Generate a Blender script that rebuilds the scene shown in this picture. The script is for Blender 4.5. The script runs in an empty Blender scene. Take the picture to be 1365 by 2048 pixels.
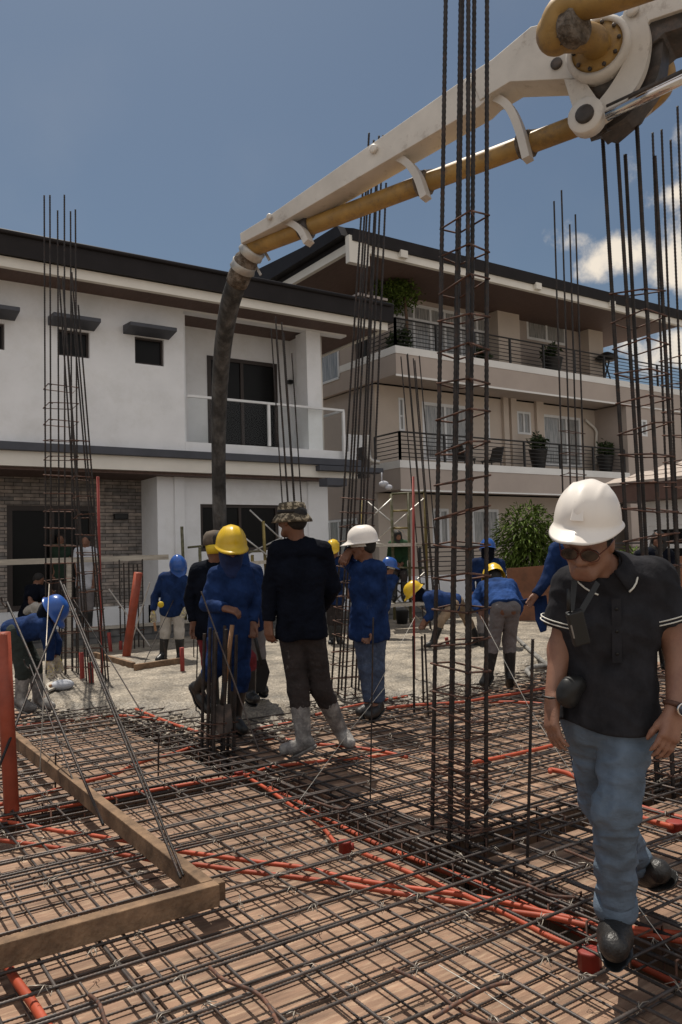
import bpy, math, random
import numpy as np
from mathutils import Vector
rnd = random.Random(7)
SC = bpy.context.scene
COL = SC.collection
# ------------------------------------------------------------------ camera
FPX = 1612.0
_pi, _ro, _ya = math.radians(3.2), math.radians(-1.58), math.radians(34.04)
CF = np.array([math.sin(_ya)*math.cos(_pi), math.cos(_ya)*math.cos(_pi), math.sin(_pi)])
_rt = np.array([math.cos(_ya), -math.sin(_ya), 0.0]); _up = np.cross(_rt, CF)
CR = _rt*math.cos(_ro)+_up*math.sin(_ro); CU = -_rt*math.sin(_ro)+_up*math.cos(_ro)
CC = np.array([0.0, 0.0, 1.4])
cam = bpy.data.objects.new('camera', bpy.data.cameras.new('camera')); COL.objects.link(cam)
from mathutils import Matrix
cam.matrix_world = Matrix([[CR[0], CU[0], -CF[0], 0], [CR[1], CU[1], -CF[1], 0], [CR[2], CU[2], -CF[2], 1.4], [0, 0, 0, 1]])
cam.data.sensor_fit = 'VERTICAL'; cam.data.sensor_height = 24.0; cam.data.sensor_width = 16.0
cam.data.lens = 24.0*FPX/2048.0
cam.data.clip_start = 0.05; cam.data.clip_end = 3000
SC.camera = cam
def ray(x, y): return CF+(x-682.5)/FPX*CR+(1024-y)/FPX*CU
def at(x, y, d): return CC+d*ray(x, y)                      # survey point x,y at distance d
def G(x, y, z=0.0): k = ray(x, y); return CC+k*((z-1.4)/k[2])
def PY(x, y, Y): k = ray(x, y); return CC+k*(Y/k[1])
def PX(x, y, X): k = ray(x, y); return CC+k*(X/k[0])
def proj(p):
    q = np.array(p)-CC; d = q@CF; return (682.5+FPX*(q@CR)/d, 1024-FPX*(q@CU)/d, d)
# ------------------------------------------------------------------ light
SC.view_settings.view_transform = 'Standard'; SC.view_settings.look = 'None'
SC.view_settings.gamma = 1.0; SC.view_settings.use_curve_mapping = False
SC.view_settings.exposure = -0.02
SUN = Vector((0.06, 0.38, 1.0)).normalized()
sl = bpy.data.lights.new('sun', 'SUN'); sl.energy = 5.0; sl.angle = math.radians(0.5); sl.color = (1.0, 0.93, 0.82)
so = bpy.data.objects.new('sun', sl); COL.objects.link(so); so.location = (0, 0, 30)
so.rotation_euler = SUN.to_track_quat('Z', 'Y').to_euler()
w = bpy.data.worlds.new('World'); SC.world = w; w.use_nodes = True
nt = w.node_tree; N = nt.nodes; L = nt.links
bg = N['Background']; bg.inputs['Strength'].default_value = 0.050
sky = N.new('ShaderNodeTexSky'); sky.sky_type = 'NISHITA'; sky.sun_disc = False
sky.sun_elevation = math.asin(SUN.z); sky.sun_rotation = math.atan2(SUN.x, SUN.y)
sky.air_density = 1.0; sky.dust_density = 1.6; sky.ozone_density = 1.2
tc = N.new('ShaderNodeTexCoord')
def cloud_dir(px, py, rad, amp, amp2=None):
    if amp2 is not None: v = np.array([px, py, rad]); rad = amp; amp = amp2
    else: v = ray(px, py); v = v/np.linalg.norm(v)
    sub = N.new('ShaderNodeVectorMath'); sub.operation = 'SUBTRACT'; L.new(tc.outputs['Generated'], sub.inputs[0]); sub.inputs[1].default_value = tuple(v)
    sc = N.new('ShaderNodeVectorMath'); sc.operation = 'MULTIPLY'; L.new(sub.outputs[0], sc.inputs[0]); sc.inputs[1].default_value = (1, 1, 1.7)
    ln = N.new('ShaderNodeVectorMath'); ln.operation = 'LENGTH'; L.new(sc.outputs[0], ln.inputs[0])
    mr = N.new('ShaderNodeMapRange'); L.new(ln.outputs['Value'], mr.inputs[0])
    mr.inputs[1].default_value = 0; mr.inputs[2].default_value = rad; mr.inputs[3].default_value = amp; mr.inputs[4].default_value = 0
    return mr.outputs[0]
acc = None
for c in [(1230, 505, .085, .7), (1175, 475, .07, .5), (1385, 545, .085, .65), (1350, 390, .06, .55), (1320, 690, .12, .55), (1500, 480, .16, .8), (1700, 300, .3, .6)]:
    o_ = cloud_dir(*c)
    if acc is None: acc = o_
    else:
        m_ = N.new('ShaderNodeMath'); m_.operation = 'MAXIMUM'; L.new(acc, m_.inputs[0]); L.new(o_, m_.inputs[1]); acc = m_.outputs[0]
nz = N.new('ShaderNodeTexNoise'); nz.inputs['Scale'].default_value = 17; nz.inputs['Detail'].default_value = 7; nz.inputs['Roughness'].default_value = .6
L.new(tc.outputs['Generated'], nz.inputs['Vector'])
am = N.new('ShaderNodeMath'); am.operation = 'ADD'; L.new(acc, am.inputs[0]); L.new(nz.outputs['Fac'], am.inputs[1])
cr = N.new('ShaderNodeMapRange'); cr.interpolation_type = 'SMOOTHSTEP'; L.new(am.outputs[0], cr.inputs[0]); cr.inputs[1].default_value = .78; cr.inputs[2].default_value = 1.08
nz2 = N.new('ShaderNodeTexNoise'); nz2.inputs['Scale'].default_value = 5; nz2.inputs['Detail'].default_value = 5; L.new(tc.outputs['Generated'], nz2.inputs['Vector'])
wr2 = N.new('ShaderNodeMapRange'); wr2.interpolation_type = 'SMOOTHSTEP'; L.new(nz2.outputs['Fac'], wr2.inputs[0]); wr2.inputs[1].default_value = .5; wr2.inputs[2].default_value = .85; wr2.inputs[4].default_value = .035
mx_ = N.new('ShaderNodeMath'); mx_.operation = 'MAXIMUM'; L.new(cr.outputs[0], mx_.inputs[0]); L.new(wr2.outputs[0], mx_.inputs[1])
mixc = N.new('ShaderNodeMix'); mixc.data_type = 'RGBA'; L.new(mx_.outputs[0], mixc.inputs['Factor'])
hs = N.new('ShaderNodeHueSaturation'); hs.inputs['Saturation'].default_value = .86; hs.inputs['Value'].default_value = 1.12; L.new(sky.outputs[0], hs.inputs['Color'])
tn = N.new('ShaderNodeMix'); tn.data_type = 'RGBA'; tn.blend_type = 'MULTIPLY'; tn.inputs['Factor'].default_value = 1; L.new(hs.outputs[0], tn.inputs[6]); tn.inputs[7].default_value = (.88, 1.0, 1.05, 1); L.new(tn.outputs[2], mixc.inputs[6]); mixc.inputs[7].default_value = (18, 16, 13.4, 1)
# unseen bright cloud bank, added behind the camera as fill light for the facades
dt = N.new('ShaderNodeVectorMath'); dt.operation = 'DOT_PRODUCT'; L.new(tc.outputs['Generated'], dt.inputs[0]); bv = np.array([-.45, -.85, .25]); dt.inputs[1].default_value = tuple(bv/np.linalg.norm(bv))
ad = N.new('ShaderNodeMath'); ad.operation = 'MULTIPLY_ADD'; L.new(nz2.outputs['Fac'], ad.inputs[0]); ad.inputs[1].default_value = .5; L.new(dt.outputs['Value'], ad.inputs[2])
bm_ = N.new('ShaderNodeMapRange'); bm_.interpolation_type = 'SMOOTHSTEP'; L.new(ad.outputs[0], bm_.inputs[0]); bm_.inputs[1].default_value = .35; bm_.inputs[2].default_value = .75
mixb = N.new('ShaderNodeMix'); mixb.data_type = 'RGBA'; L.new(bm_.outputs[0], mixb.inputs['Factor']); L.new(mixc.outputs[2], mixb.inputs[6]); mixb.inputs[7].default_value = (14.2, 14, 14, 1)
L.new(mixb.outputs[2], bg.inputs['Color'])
# ------------------------------------------------------------------ helpers
MATS = {}
def nrm(v): v = np.array(v, float); return v/(np.linalg.norm(v)+1e-12)
def M(name, col, rough=.7, var=.12, scale=6, bump=0.0, bscale=60, metal=0.0, spec=.4, rand=0.0, stretch=(1, 1, 1), col2=None, c2lo=.5, c2hi=.65, c2scale=None, trans=0.0, coat=0.0, sheen=0.0, bstretch=(1, 1, 1)):
    if name in MATS: return MATS[name]
    m = bpy.data.materials.new(name); m.use_nodes = True; nt = m.node_tree; n = nt.nodes; l = nt.links
    b = n['Principled BSDF']; b.inputs['Roughness'].default_value = rough; b.inputs['Metallic'].default_value = metal
    b.inputs['Specular IOR Level'].default_value = spec
    if coat: b.inputs['Coat Weight'].default_value = coat
    if sheen: b.inputs['Sheen Weight'].default_value = sheen
    t = n.new('ShaderNodeTexCoord'); mp = n.new('ShaderNodeMapping'); l.new(t.outputs['Object'], mp.inputs[0]); mp.inputs['Scale'].default_value = stretch
    nz = n.new('ShaderNodeTexNoise'); nz.inputs['Scale'].default_value = scale; nz.inputs['Detail'].default_value = 6; nz.inputs['Roughness'].default_value = .62; l.new(mp.outputs[0], nz.inputs['Vector'])
    mr = n.new('ShaderNodeMapRange'); l.new(nz.outputs['Fac'], mr.inputs[0]); mr.inputs[1].default_value = .3; mr.inputs[2].default_value = .7
    mr.inputs[3].default_value = 1-var*2; mr.inputs[4].default_value = 1+var*1.2
    mul = n.new('ShaderNodeMix'); mul.data_type = 'RGBA'; mul.blend_type = 'MULTIPLY'; mul.inputs['Factor'].default_value = 1
    base = None
    if col2 is not None:
        nz3 = n.new('ShaderNodeTexNoise'); nz3.inputs['Scale'].default_value = c2scale or scale*1.7; nz3.inputs['Detail'].default_value = 8; nz3.inputs['Roughness'].default_value = .7; l.new(mp.outputs[0], nz3.inputs['Vector'])
        m2 = n.new('ShaderNodeMapRange'); l.new(nz3.outputs['Fac'], m2.inputs[0]); m2.inputs[1].default_value = c2lo; m2.inputs[2].default_value = c2hi
        mc = n.new('ShaderNodeMix'); mc.data_type = 'RGBA'; l.new(m2.outputs[0], mc.inputs['Factor']); mc.inputs[6].default_value = (*col, 1); mc.inputs[7].default_value = (*col2, 1)
        l.new(mc.outputs[2], mul.inputs[6])
    else: mul.inputs[6].default_value = (*col, 1)
    l.new(mr.outputs[0], mul.inputs[7])
    out = mul.outputs[2]
    if rand:
        oi = n.new('ShaderNodeObjectInfo'); r2 = n.new('ShaderNodeMapRange'); l.new(oi.outputs['Random'], r2.inputs[0]); r2.inputs[3].default_value = 1-rand; r2.inputs[4].default_value = 1+rand
        mm = n.new('ShaderNodeMix'); mm.data_type = 'RGBA'; mm.blend_type = 'MULTIPLY'; mm.inputs['Factor'].default_value = 1; l.new(out, mm.inputs[6]); l.new(r2.outputs[0], mm.inputs[7]); out = mm.outputs[2]
    l.new(out, b.inputs['Base Color'])
    if bump:
        mp2 = n.new('ShaderNodeMapping'); l.new(t.outputs['Object'], mp2.inputs[0]); mp2.inputs['Scale'].default_value = bstretch
        nb = n.new('ShaderNodeTexNoise'); nb.inputs['Scale'].default_value = bscale; nb.inputs['Detail'].default_value = 5; l.new(mp2.outputs[0], nb.inputs['Vector'])
        bp = n.new('ShaderNodeBump'); bp.inputs['Strength'].default_value = bump; bp.inputs['Distance'].default_value = .02; l.new(nb.outputs['Fac'], bp.inputs['Height']); l.new(bp.outputs[0], b.inputs['Normal'])
    if trans: b.inputs['Transmission Weight'].default_value = trans
    MATS[name] = m; return m
def brickmat(name, c1, c2, mortar, scale, bw, bh, ms=.015, bump=.5, plane='XZ', rough=.85, offset=.5):
    m = bpy.data.materials.new(name); m.use_nodes = True; nt = m.node_tree; n = nt.nodes; l = nt.links; b = n['Principled BSDF']; b.inputs['Roughness'].default_value = rough
    t = n.new('ShaderNodeTexCoord'); s = n.new('ShaderNodeSeparateXYZ'); c = n.new('ShaderNodeCombineXYZ'); l.new(t.outputs['Object'], s.inputs[0])
    l.new(s.outputs[plane[0]], c.inputs[0]); l.new(s.outputs[plane[1]], c.inputs[1])
    br = n.new('ShaderNodeTexBrick'); l.new(c.outputs[0], br.inputs['Vector']); br.inputs['Scale'].default_value = scale; br.inputs['Brick Width'].default_value = bw; br.inputs['Row Height'].default_value = bh
    br.inputs['Mortar Size'].default_value = ms; br.inputs['Color1'].default_value = (*c1, 1); br.inputs['Color2'].default_value = (*c2, 1); br.inputs['Mortar'].default_value = (*mortar, 1); br.offset = offset
    nz = n.new('ShaderNodeTexNoise'); nz.inputs['Scale'].default_value = 7; nz.inputs['Detail'].default_value = 8; l.new(t.outputs['Object'], nz.inputs['Vector'])
    mr = n.new('ShaderNodeMapRange'); l.new(nz.outputs['Fac'], mr.inputs[0]); mr.inputs[1].default_value = .3; mr.inputs[2].default_value = .7; mr.inputs[3].default_value = .6; mr.inputs[4].default_value = 1.3
    mu = n.new('ShaderNodeMix'); mu.data_type = 'RGBA'; mu.blend_type = 'MULTIPLY'; mu.inputs['Factor'].default_value = 1; l.new(br.outputs['Color'], mu.inputs[6]); l.new(mr.outputs[0], mu.inputs[7]); l.new(mu.outputs[2], b.inputs['Base Color'])
    bp = n.new('ShaderNodeBump'); bp.inputs['Strength'].default_value = bump; bp.inputs['Distance'].default_value = .02; bp.invert = True
    l.new(br.outputs['Fac'], bp.inputs['Height']); l.new(bp.outputs[0], b.inputs['Normal'])
    MATS[name] = m; return m

class MB:
    def __init__(s): s.v = []; s.f = []; s.sm = []
    def add(s, vs, fs, smooth=False):
        o = len(s.v); s.v += [tuple(map(float, p)) for p in vs]; s.f += [tuple(i+o for i in q) for q in fs]; s.sm += [smooth]*len(fs); return s
    def box(s, x0, x1, y0, y1, z0, z1):
        if x1 < x0: x0, x1 = x1, x0
        if y1 < y0: y0, y1 = y1, y0
        if z1 < z0: z0, z1 = z1, z0
        return s.add([(x0, y0, z0), (x1, y0, z0), (x1, y1, z0), (x0, y1, z0), (x0, y0, z1), (x1, y0, z1), (x1, y1, z1), (x0, y1, z1)],
                     [(0, 3, 2, 1), (4, 5, 6, 7), (0, 1, 5, 4), (1, 2, 6, 5), (2, 3, 7, 6), (3, 0, 4, 7)])
    def beam(s, a, b, wd, ht, up=(0, 0, 1)):
        a = np.array(a, float); b = np.array(b, float); d = b-a; d /= np.linalg.norm(d); up = np.array(up, float)
        sd = np.cross(d, up); sd /= np.linalg.norm(sd); u = np.cross(sd, d)
        vs = []
        for p in (a, b):
            for i, j in ((-1, -1), (1, -1), (1, 1), (-1, 1)): vs.append(p+sd*i*wd/2+u*j*ht/2)
        return s.add(vs, [(0, 1, 2, 3), (7, 6, 5, 4), (0, 4, 5, 1), (1, 5, 6, 2), (2, 6, 7, 3), (3, 7, 4, 0)])
    def tube(s, pts, r, n=8, rs=None, closed=False, cap=True):
        P = [np.array(p, float) for p in pts]; k = len(P); vs = []; prev = None
        for i in range(k):
            t = (P[(i+1) % k]-P[i-1]) if closed else (P[min(i+1, k-1)]-P[max(i-1, 0)])
            t = t/(np.linalg.norm(t)+1e-12)
            if prev is None:
                a = np.array([0, 0, 1.0]) if abs(t[2]) < .9 else np.array([1.0, 0, 0])
                u = np.cross(t, a)
            else: u = prev-t*(prev@t)
            u /= np.linalg.norm(u)+1e-12; prev = u; v = np.cross(t, u); rr = rs[i] if rs is not None else r
            for j in range(n):
                an = 2*math.pi*j/n; vs.append(P[i]+rr*(u*math.cos(an)+v*math.sin(an)))
        fs = []
        for i in range(k if closed else k-1):
            for j in range(n):
                a = i*n+j; b = i*n+(j+1) % n; c = ((i+1) % k)*n+(j+1) % n; d = ((i+1) % k)*n+j; fs.append((a, d, c, b))
        if cap and not closed: fs.append(tuple(range(n))); fs.append(tuple((k-1)*n+j for j in range(n-1, -1, -1)))
        return s.add(vs, fs, True)
    def bar(s, a, b, r, pitch=.013, rib=1.13, n=6, sag=0.0):
        a = np.array(a, float); b = np.array(b, float); ln = np.linalg.norm(b-a); k = max(2, int(ln/pitch)*2)
        ts = np.linspace(0, 1, k); P = [a+(b-a)*t+np.array([math.sin(t*5+a[0]*3)*sag, math.sin(t*7+a[1])*sag, 0]) for t in ts]
        return s.tube(P, r, n, rs=[r*(rib if i % 2 else .93) for i in range(k)])
    def extr(s, poly, vec, bev=0):
        poly = [np.array(p, float) for p in poly]; k = len(poly); vec = np.array(vec, float)
        vs = poly+[p+vec for p in poly]
        fs = [tuple(range(k)), tuple(range(2*k-1, k-1, -1))]+[(i, (i+1) % k+0, (i+1) % k+k, i+k)[::-1] for i in range(k)]
        return s.add(vs, fs)
    def ball(s, c, rx, ry=None, rz=None, n=12, m=8):
        ry = ry or rx; rz = rz or rx; vs = []; fs = []
        for i in range(m+1):
            th = math.pi*i/m
            for j in range(n): ph = 2*math.pi*j/n; vs.append((c[0]+rx*math.sin(th)*math.cos(ph), c[1]+ry*math.sin(th)*math.sin(ph), c[2]+rz*math.cos(th)))
        for i in range(m):
            for j in range(n): fs.append((i*n+j, (i+1)*n+j, (i+1)*n+(j+1) % n, i*n+(j+1) % n))
        return s.add(vs, fs, True)
    def lathe(s, c, prof, n=16, axis=(0, 0, 1)):
        ax = np.array(axis, float); ax /= np.linalg.norm(ax); a = np.array([1.0, 0, 0]) if abs(ax[0]) < .8 else np.array([0, 1.0, 0]); u = np.cross(ax, a); u /= np.linalg.norm(u); v = np.cross(ax, u); vs = []; c = np.array(c, float)
        for r, h in prof:
            for j in range(n): an = 2*math.pi*j/n; vs.append(c+ax*h+r*(u*math.cos(an)+v*math.sin(an)))
        k = len(prof); fs = [(i*n+j, i*n+(j+1) % n, (i+1)*n+(j+1) % n, (i+1)*n+j) for i in range(k-1) for j in range(n)]
        fs.append(tuple(range(n-1, -1, -1))); fs.append(tuple((k-1)*n+j for j in range(n)))
        return s.add(vs, fs, True)
    def mesh(s, name, off=(0, 0, 0)):
        me = bpy.data.meshes.new(name); me.from_pydata([(x-off[0], y-off[1], z-off[2]) for x, y, z in s.v], [], s.f)
        me.polygons.foreach_set('use_smooth', s.sm); return me
def tag(o, label, cat, group=None):
    o['label'] = label; o['category'] = cat
    if group: o['group'] = group
    return o
def thing(name, label, cat, loc=(0, 0, 0), group=None):
    o = bpy.data.objects.new(name, None); o.empty_display_size = .1; COL.objects.link(o); o.location = tuple(map(float, loc)); return tag(o, label, cat, group)
def absloc(o):
    p = np.array(o.location)
    while o.parent: o = o.parent; p = p+np.array(o.location)
    return p
def obj(name, mb, mat, parent=None, label=None, bevel=0, loc=None, fix=True, smooth_angle=None):
    off = absloc(parent) if parent is not None else (0, 0, 0)
    if parent is None and loc is not None: off = loc
    me = mb.mesh(name, off) if isinstance(mb, MB) else mb
    if fix and isinstance(mb, MB):
        import bmesh
        bm = bmesh.new(); bm.from_mesh(me); bmesh.ops.recalc_face_normals(bm, faces=bm.faces); bm.to_mesh(me); bm.free()
    me.materials.clear(); me.materials.append(mat)
    o = bpy.data.objects.new(name, me); COL.objects.link(o)
    if parent is not None: o.parent = parent
    elif loc is not None: o.location = tuple(map(float, loc))
    if label: o['label'] = label
    if bevel:
        b = o.modifiers.new('bevel', 'BEVEL'); b.width = bevel; b.segments = 2; b.limit_method = 'ANGLE'
    return o
def struct(name, mb, mat, **k): o = obj(name, mb, mat, **k); o['kind'] = 'structure'; return o
def smooth_path(pts, n=6):
    P = [np.array(p, float) for p in pts]; P = [P[0]*2-P[1]]+P+[P[-1]*2-P[-2]]; out = []
    for i in range(1, len(P)-2):
        for j in range(n):
            t = j/n; a, b, c, d = P[i-1], P[i], P[i+1], P[i+2]
            out.append(.5*((2*b)+(-a+c)*t+(2*a-5*b+4*c-d)*t*t+(-a+3*b-3*c+d)*t**3))
    out.append(P[-2]); return out
# ------------------------------------------------------------------ materials
PLY = M('plywood', (.25, .150, .098), .75, .26, 2.2, bump=.3, bscale=30, rand=.2, stretch=(1, 7, 1), bstretch=(1, 12, 1), col2=(.37, .255, .17), c2scale=6)
PLYD = M('plywood_edge', (.16, .10, .065), .85, .2, 6)
LUM = M('lumber', (.21, .13, .075), .85, .3, 7, bump=.5, bscale=50, stretch=(1, 1, 1), col2=(.15, .09, .055), c2lo=.50, c2hi=.72)
REB = M('rebar_steel', (.034, .029, .027), .55, .3, 14, metal=.3, col2=(.075, .038, .024), c2lo=.5, c2hi=.7, bump=.2, bscale=120)
REBM = M('mat_rebar_steel', (.085, .072, .066), .5, .3, 9, metal=.4, col2=(.10, .055, .038), c2lo=.5, c2hi=.68, rand=.35)
RUST = M('rusty_tie', (.115, .05, .03), .75, .3, 30, col2=(.06, .04, .034), c2lo=.45, c2hi=.6, rand=.2)
WIRE = M('tie_wire', (.36, .32, .27), .45, .2, 20, metal=.5)
STRING = M('string', (.55, .52, .46), .8, .1, 20)
PVC = M('orange_conduit', (.36, .060, .024), .58, .16, 5, rand=.12, col2=(.40, .09, .05), c2lo=.55, c2hi=.75)
PVCD = M('orange_pipe', (.27, .048, .02), .5, .18, 4, col2=(.30, .07, .04), c2lo=.5, c2hi=.8)
REDP = M('red_conduit', (.24, .028, .02), .6, .12, 5)
CONC = M('wet_concrete', (.15, .125, .095), .5, .34, 2.2, bump=1.0, bscale=38, col2=(.42, .36, .28), c2lo=.42, c2hi=.66, c2scale=42, spec=.5)
CHB = brickmat('hollow_block', (.15, .145, .14), (.11, .105, .10), (.07, .07, .07), 1.0, .40, .20, .015)
GRND = M('bare_ground', (.22, .19, .15), .95, .25, .6, bump=.4, bscale=8)
WHITE = M('white_render', (.80, .80, .81), .85, .05, .7, bump=.06, bscale=40, col2=(.70, .695, .685), c2lo=.45, c2hi=.7)
CREAMW = M('cream_fascia', (.74, .70, .63), .8, .05, 1)
DGREY = M('dark_grey_trim', (.065, .068, .082), .6, .1, 2)
ROOFD = M('dark_fascia', (.020, .017, .018), .6, .12, 2, spec=.2)
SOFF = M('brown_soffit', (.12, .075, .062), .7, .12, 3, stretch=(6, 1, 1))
STONE = brickmat('stone_cladding', (.36, .30, .255), (.18, .165, .155), (.05, .045, .04), 1.0, .34, .075, .006, bump=.9)
FRAME = M('brown_frame', (.035, .024, .02), .5, .1, 4)
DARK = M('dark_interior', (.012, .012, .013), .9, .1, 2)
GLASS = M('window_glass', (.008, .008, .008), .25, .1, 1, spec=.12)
GLASSB = M('curtained_glass', (.16, .17, .18), .22, .25, 3, spec=.8, stretch=(14, 14, .4), col2=(.38, .37, .35), c2lo=.42, c2hi=.52, c2scale=4)
ALU = M('white_aluminium', (.72, .72, .72), .4, .05, 5)
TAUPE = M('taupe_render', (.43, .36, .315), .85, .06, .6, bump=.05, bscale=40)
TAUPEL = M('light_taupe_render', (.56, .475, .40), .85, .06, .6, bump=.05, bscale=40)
BANDW = M('pale_band', (.76, .74, .71), .8, .05, .8)
RAIL = M('black_rail', (.03, .027, .026), .5, .1, 3)
TILER = M('brown_roof_tile', (.40, .335, .29), .85, .12, 4, stretch=(1, 1, 1))
LEAF = M('leaf', (.075, .115, .022), .75, .4, 9, rand=.1, col2=(.16, .20, .04), c2lo=.5, c2hi=.7, spec=.1)
LEAFD = M('dark_leaf', (.035, .055, .018), .55, .4, 9, col2=(.08, .10, .03), c2lo=.55, c2hi=.7, spec=.3)
POT = M('black_pot', (.018, .017, .017), .4, .1, 3)
BOOMW = M('boom_white_paint', (.60, .56, .51), .5, .10, 2.5, col2=(.24, .19, .15), c2lo=.57, c2hi=.76, c2scale=6, spec=.5)
BOOMP = M('boom_pipe_yellow', (.36, .215, .06), .5, .2, 3.5, col2=(.17, .11, .06), c2lo=.50, c2hi=.70, c2scale=8, spec=.5)
CRUST = M('cement_crust', (.20, .165, .135), .95, .35, 12, bump=1, bscale=50, col2=(.10, .075, .055), c2lo=.45, c2hi=.6)
STEELD = M('dark_steel', (.075, .065, .06), .5, .25, 8, metal=.3, col2=(.15, .11, .09), c2lo=.5, c2hi=.7)
CHROME = M('chrome_rod', (.62, .58, .56), .12, .05, 3, metal=1.0)
HOSE = M('rubber_hose', (.045, .043, .042), .8, .3, 9, bump=.6, bscale=30, col2=(.11, .106, .10), c2lo=.42, c2hi=.72, c2scale=9, stretch=(1, 1, .35))
HOSEC = M('cement_coated_hose', (.21, .20, .185), .9, .25, 9, bump=.6, bscale=30, col2=(.09, .085, .08), c2lo=.5, c2hi=.7)
SCAF = M('scaffold_green', (.085, .08, .035), .6, .25, 6, col2=(.25, .22, .17), c2lo=.5, c2hi=.7)
SCAFY = M('scaffold_yellow', (.17, .125, .03), .6, .25, 6)
GALV = M('galvanised_steel', (.45, .43, .40), .45, .2, 6, metal=.5)
PLANK = M('plank', (.42, .38, .32), .8, .2, 4, stretch=(.5, 6, 6))
SKIN = M('brown_skin', (.17, .078, .047), .55, .12, 9, bump=.1, bscale=200, spec=.4)
SKIN2 = M('tan_skin', (.25, .125, .080), .5, .10, 7, bump=.12, bscale=220, spec=.45, col2=(.20, .09, .06), c2lo=.45, c2hi=.7)
BLUE = M('royal_blue_cloth', (.011, .028, .092), .85, .3, 6, bump=.8, bscale=15, bstretch=(1.5, 1.5, .45), col2=(.05, .07, .13), c2lo=.62, c2hi=.8, rand=.25, spec=.1)
BLUEL = M('blue_cloth', (.018, .052, .17), .85, .25, 6, bump=.8, bscale=15, bstretch=(1.5, 1.5, .45), spec=.1)
NAVY = M('navy_cloth', (.004, .0055, .011), .9, .25, 8, bump=.35, bscale=45, spec=.1)
POLO = M('charcoal_pique', (.024, .0235, .027), .9, .2, 12, bump=.6, bscale=14, bstretch=(1.2, 1.2, .6), spec=.1)
PIPING = M('white_piping', (.62, .60, .54), .8, .05, 9)
JEANS = M('faded_jeans', (.10, .135, .18), .85, .18, 10, bump=.6, bscale=22, bstretch=(.7, .7, 1.3), col2=(.115, .15, .205), c2lo=.42, c2hi=.75, c2scale=3)
JEANSD = M('blue_jeans', (.045, .065, .115), .85, .2, 8, bump=.3, bscale=100, col2=(.09, .12, .18), c2lo=.5, c2hi=.7)
WORKT = M('dirty_work_trousers', (.024, .018, .017), .9, .25, 8, bump=.3, bscale=60, col2=(.17, .15, .14), c2lo=.60, c2hi=.74, c2scale=14)
GREYT = M('grey_trousers', (.16, .145, .145), .9, .12, 8, bump=.3, bscale=60)
PALET = M('pale_dusty_trousers', (.42, .39, .35), .9, .15, 8, bump=.3, bscale=60)
BEIGET = M('beige_trousers', (.27, .195, .13), .9, .15, 8, bump=.3, bscale=60)
GREENT = M('dark_green_trousers', (.022, .03, .026), .9, .2, 8, bump=.3, bscale=60)
REDT = M('dark_red_trousers', (.16, .015, .02), .9, .2, 8, bump=.3, bscale=60)
BOOTB = M('black_rubber_boot', (.016, .016, .016), .4, .25, 8, col2=(.09, .085, .08), c2lo=.58, c2hi=.75)
BOOTG = M('cement_grey_boot', (.16, .15, .145), .8, .3, 7, bump=.4, bscale=60, col2=(.30, .285, .265), c2lo=.45, c2hi=.62)
LEATH = M('black_leather', (.018, .016, .015), .42, .2, 14, bump=.25, bscale=120, spec=.5)
HELW = M('white_helmet', (.78, .72, .66), .32, .03, 3, spec=.5)
HELY = M('yellow_helmet', (.62, .40, .015), .32, .06, 6, spec=.5, col2=(.5, .33, .05), c2lo=.6, c2hi=.8)
HELB = M('blue_helmet', (.015, .075, .30), .3, .06, 6, spec=.5)
CAMO = M('camouflage_cloth', (.07, .055, .035), .9, .2, 20, bump=.3, bscale=90, col2=(.36, .30, .21), c2lo=.50, c2hi=.56, c2scale=26)
CAPB = M('brown_cap', (.11, .085, .065), .9, .15, 20)
BLACK = M('black_plastic', (.012, .012, .012), .5, .1, 9)
LENS = M('dark_lens', (.008, .006, .005), .06, .0, 3, spec=.9)
HAIR = M('black_hair', (.012, .01, .009), .7, .3, 60)
TEE = M('white_tee', (.45, .46, .50), .9, .1, 9)
GRNC = M('green_cloth', (.02, .06, .025), .9, .15, 9)
GLOVE = M('work_glove', (.38, .33, .26), .95, .25, 30, col2=(.55, .45, .06), c2lo=.56, c2hi=.6)
WOODH = M('wooden_handle', (.30, .16, .08), .7, .2, 6)
YEL = M('yellow_plastic', (.6, .42, .02), .5, .1, 5)
# ------------------------------------------------------------------ ground, deck
g = MB(); g.add([(-400, -400, -3.2), (900, -400, -3.2), (900, 900, -3.2), (-400, 900, -3.2)], [(0, 1, 2, 3)]); struct('ground', g, GRND)
PZ = -.105
def ply_area(x0, x1, y0, y1, along):
    a, b = (2.44, 1.22) if along == 'x' else (1.22, 2.44)
    ny = int((y1-y0)/b)+1
    for j in range(ny):
        yy0 = y0+j*b; yy1 = min(yy0+b, y1)
        if yy1-yy0 < .05: continue
        sh = (j % 2)*a*.37
        xx = x0-sh
        while xx < x1:
            xa, xb = max(xx, x0), min(xx+a, x1)
            if xb-xa > .05:
                c = ((xa+xb)/2, (yy0+yy1)/2, PZ)
                m = MB().box(xa+.003, xb-.003, yy0+.003, yy1-.003, PZ-.018, PZ+rnd.uniform(0, .0025))
                o = obj('plywood_sheet', m, PLY, loc=c, fix=False)
                tag(o, 'brown plywood formwork sheet lying under the rebar mesh of the deck', 'plywood', 'plywood sheets of the deck')
            xx += a
ply_area(-1.4, 2.50, .6, 4.90, 'y'); ply_area(-1.4, 2.50, 5.18, 13.6, 'y')
ply_area(2.78, 9.5, .6, 3.0, 'y'); ply_area(2.78, 9.5, 3.28, 8.6, 'y')
t = MB()
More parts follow.
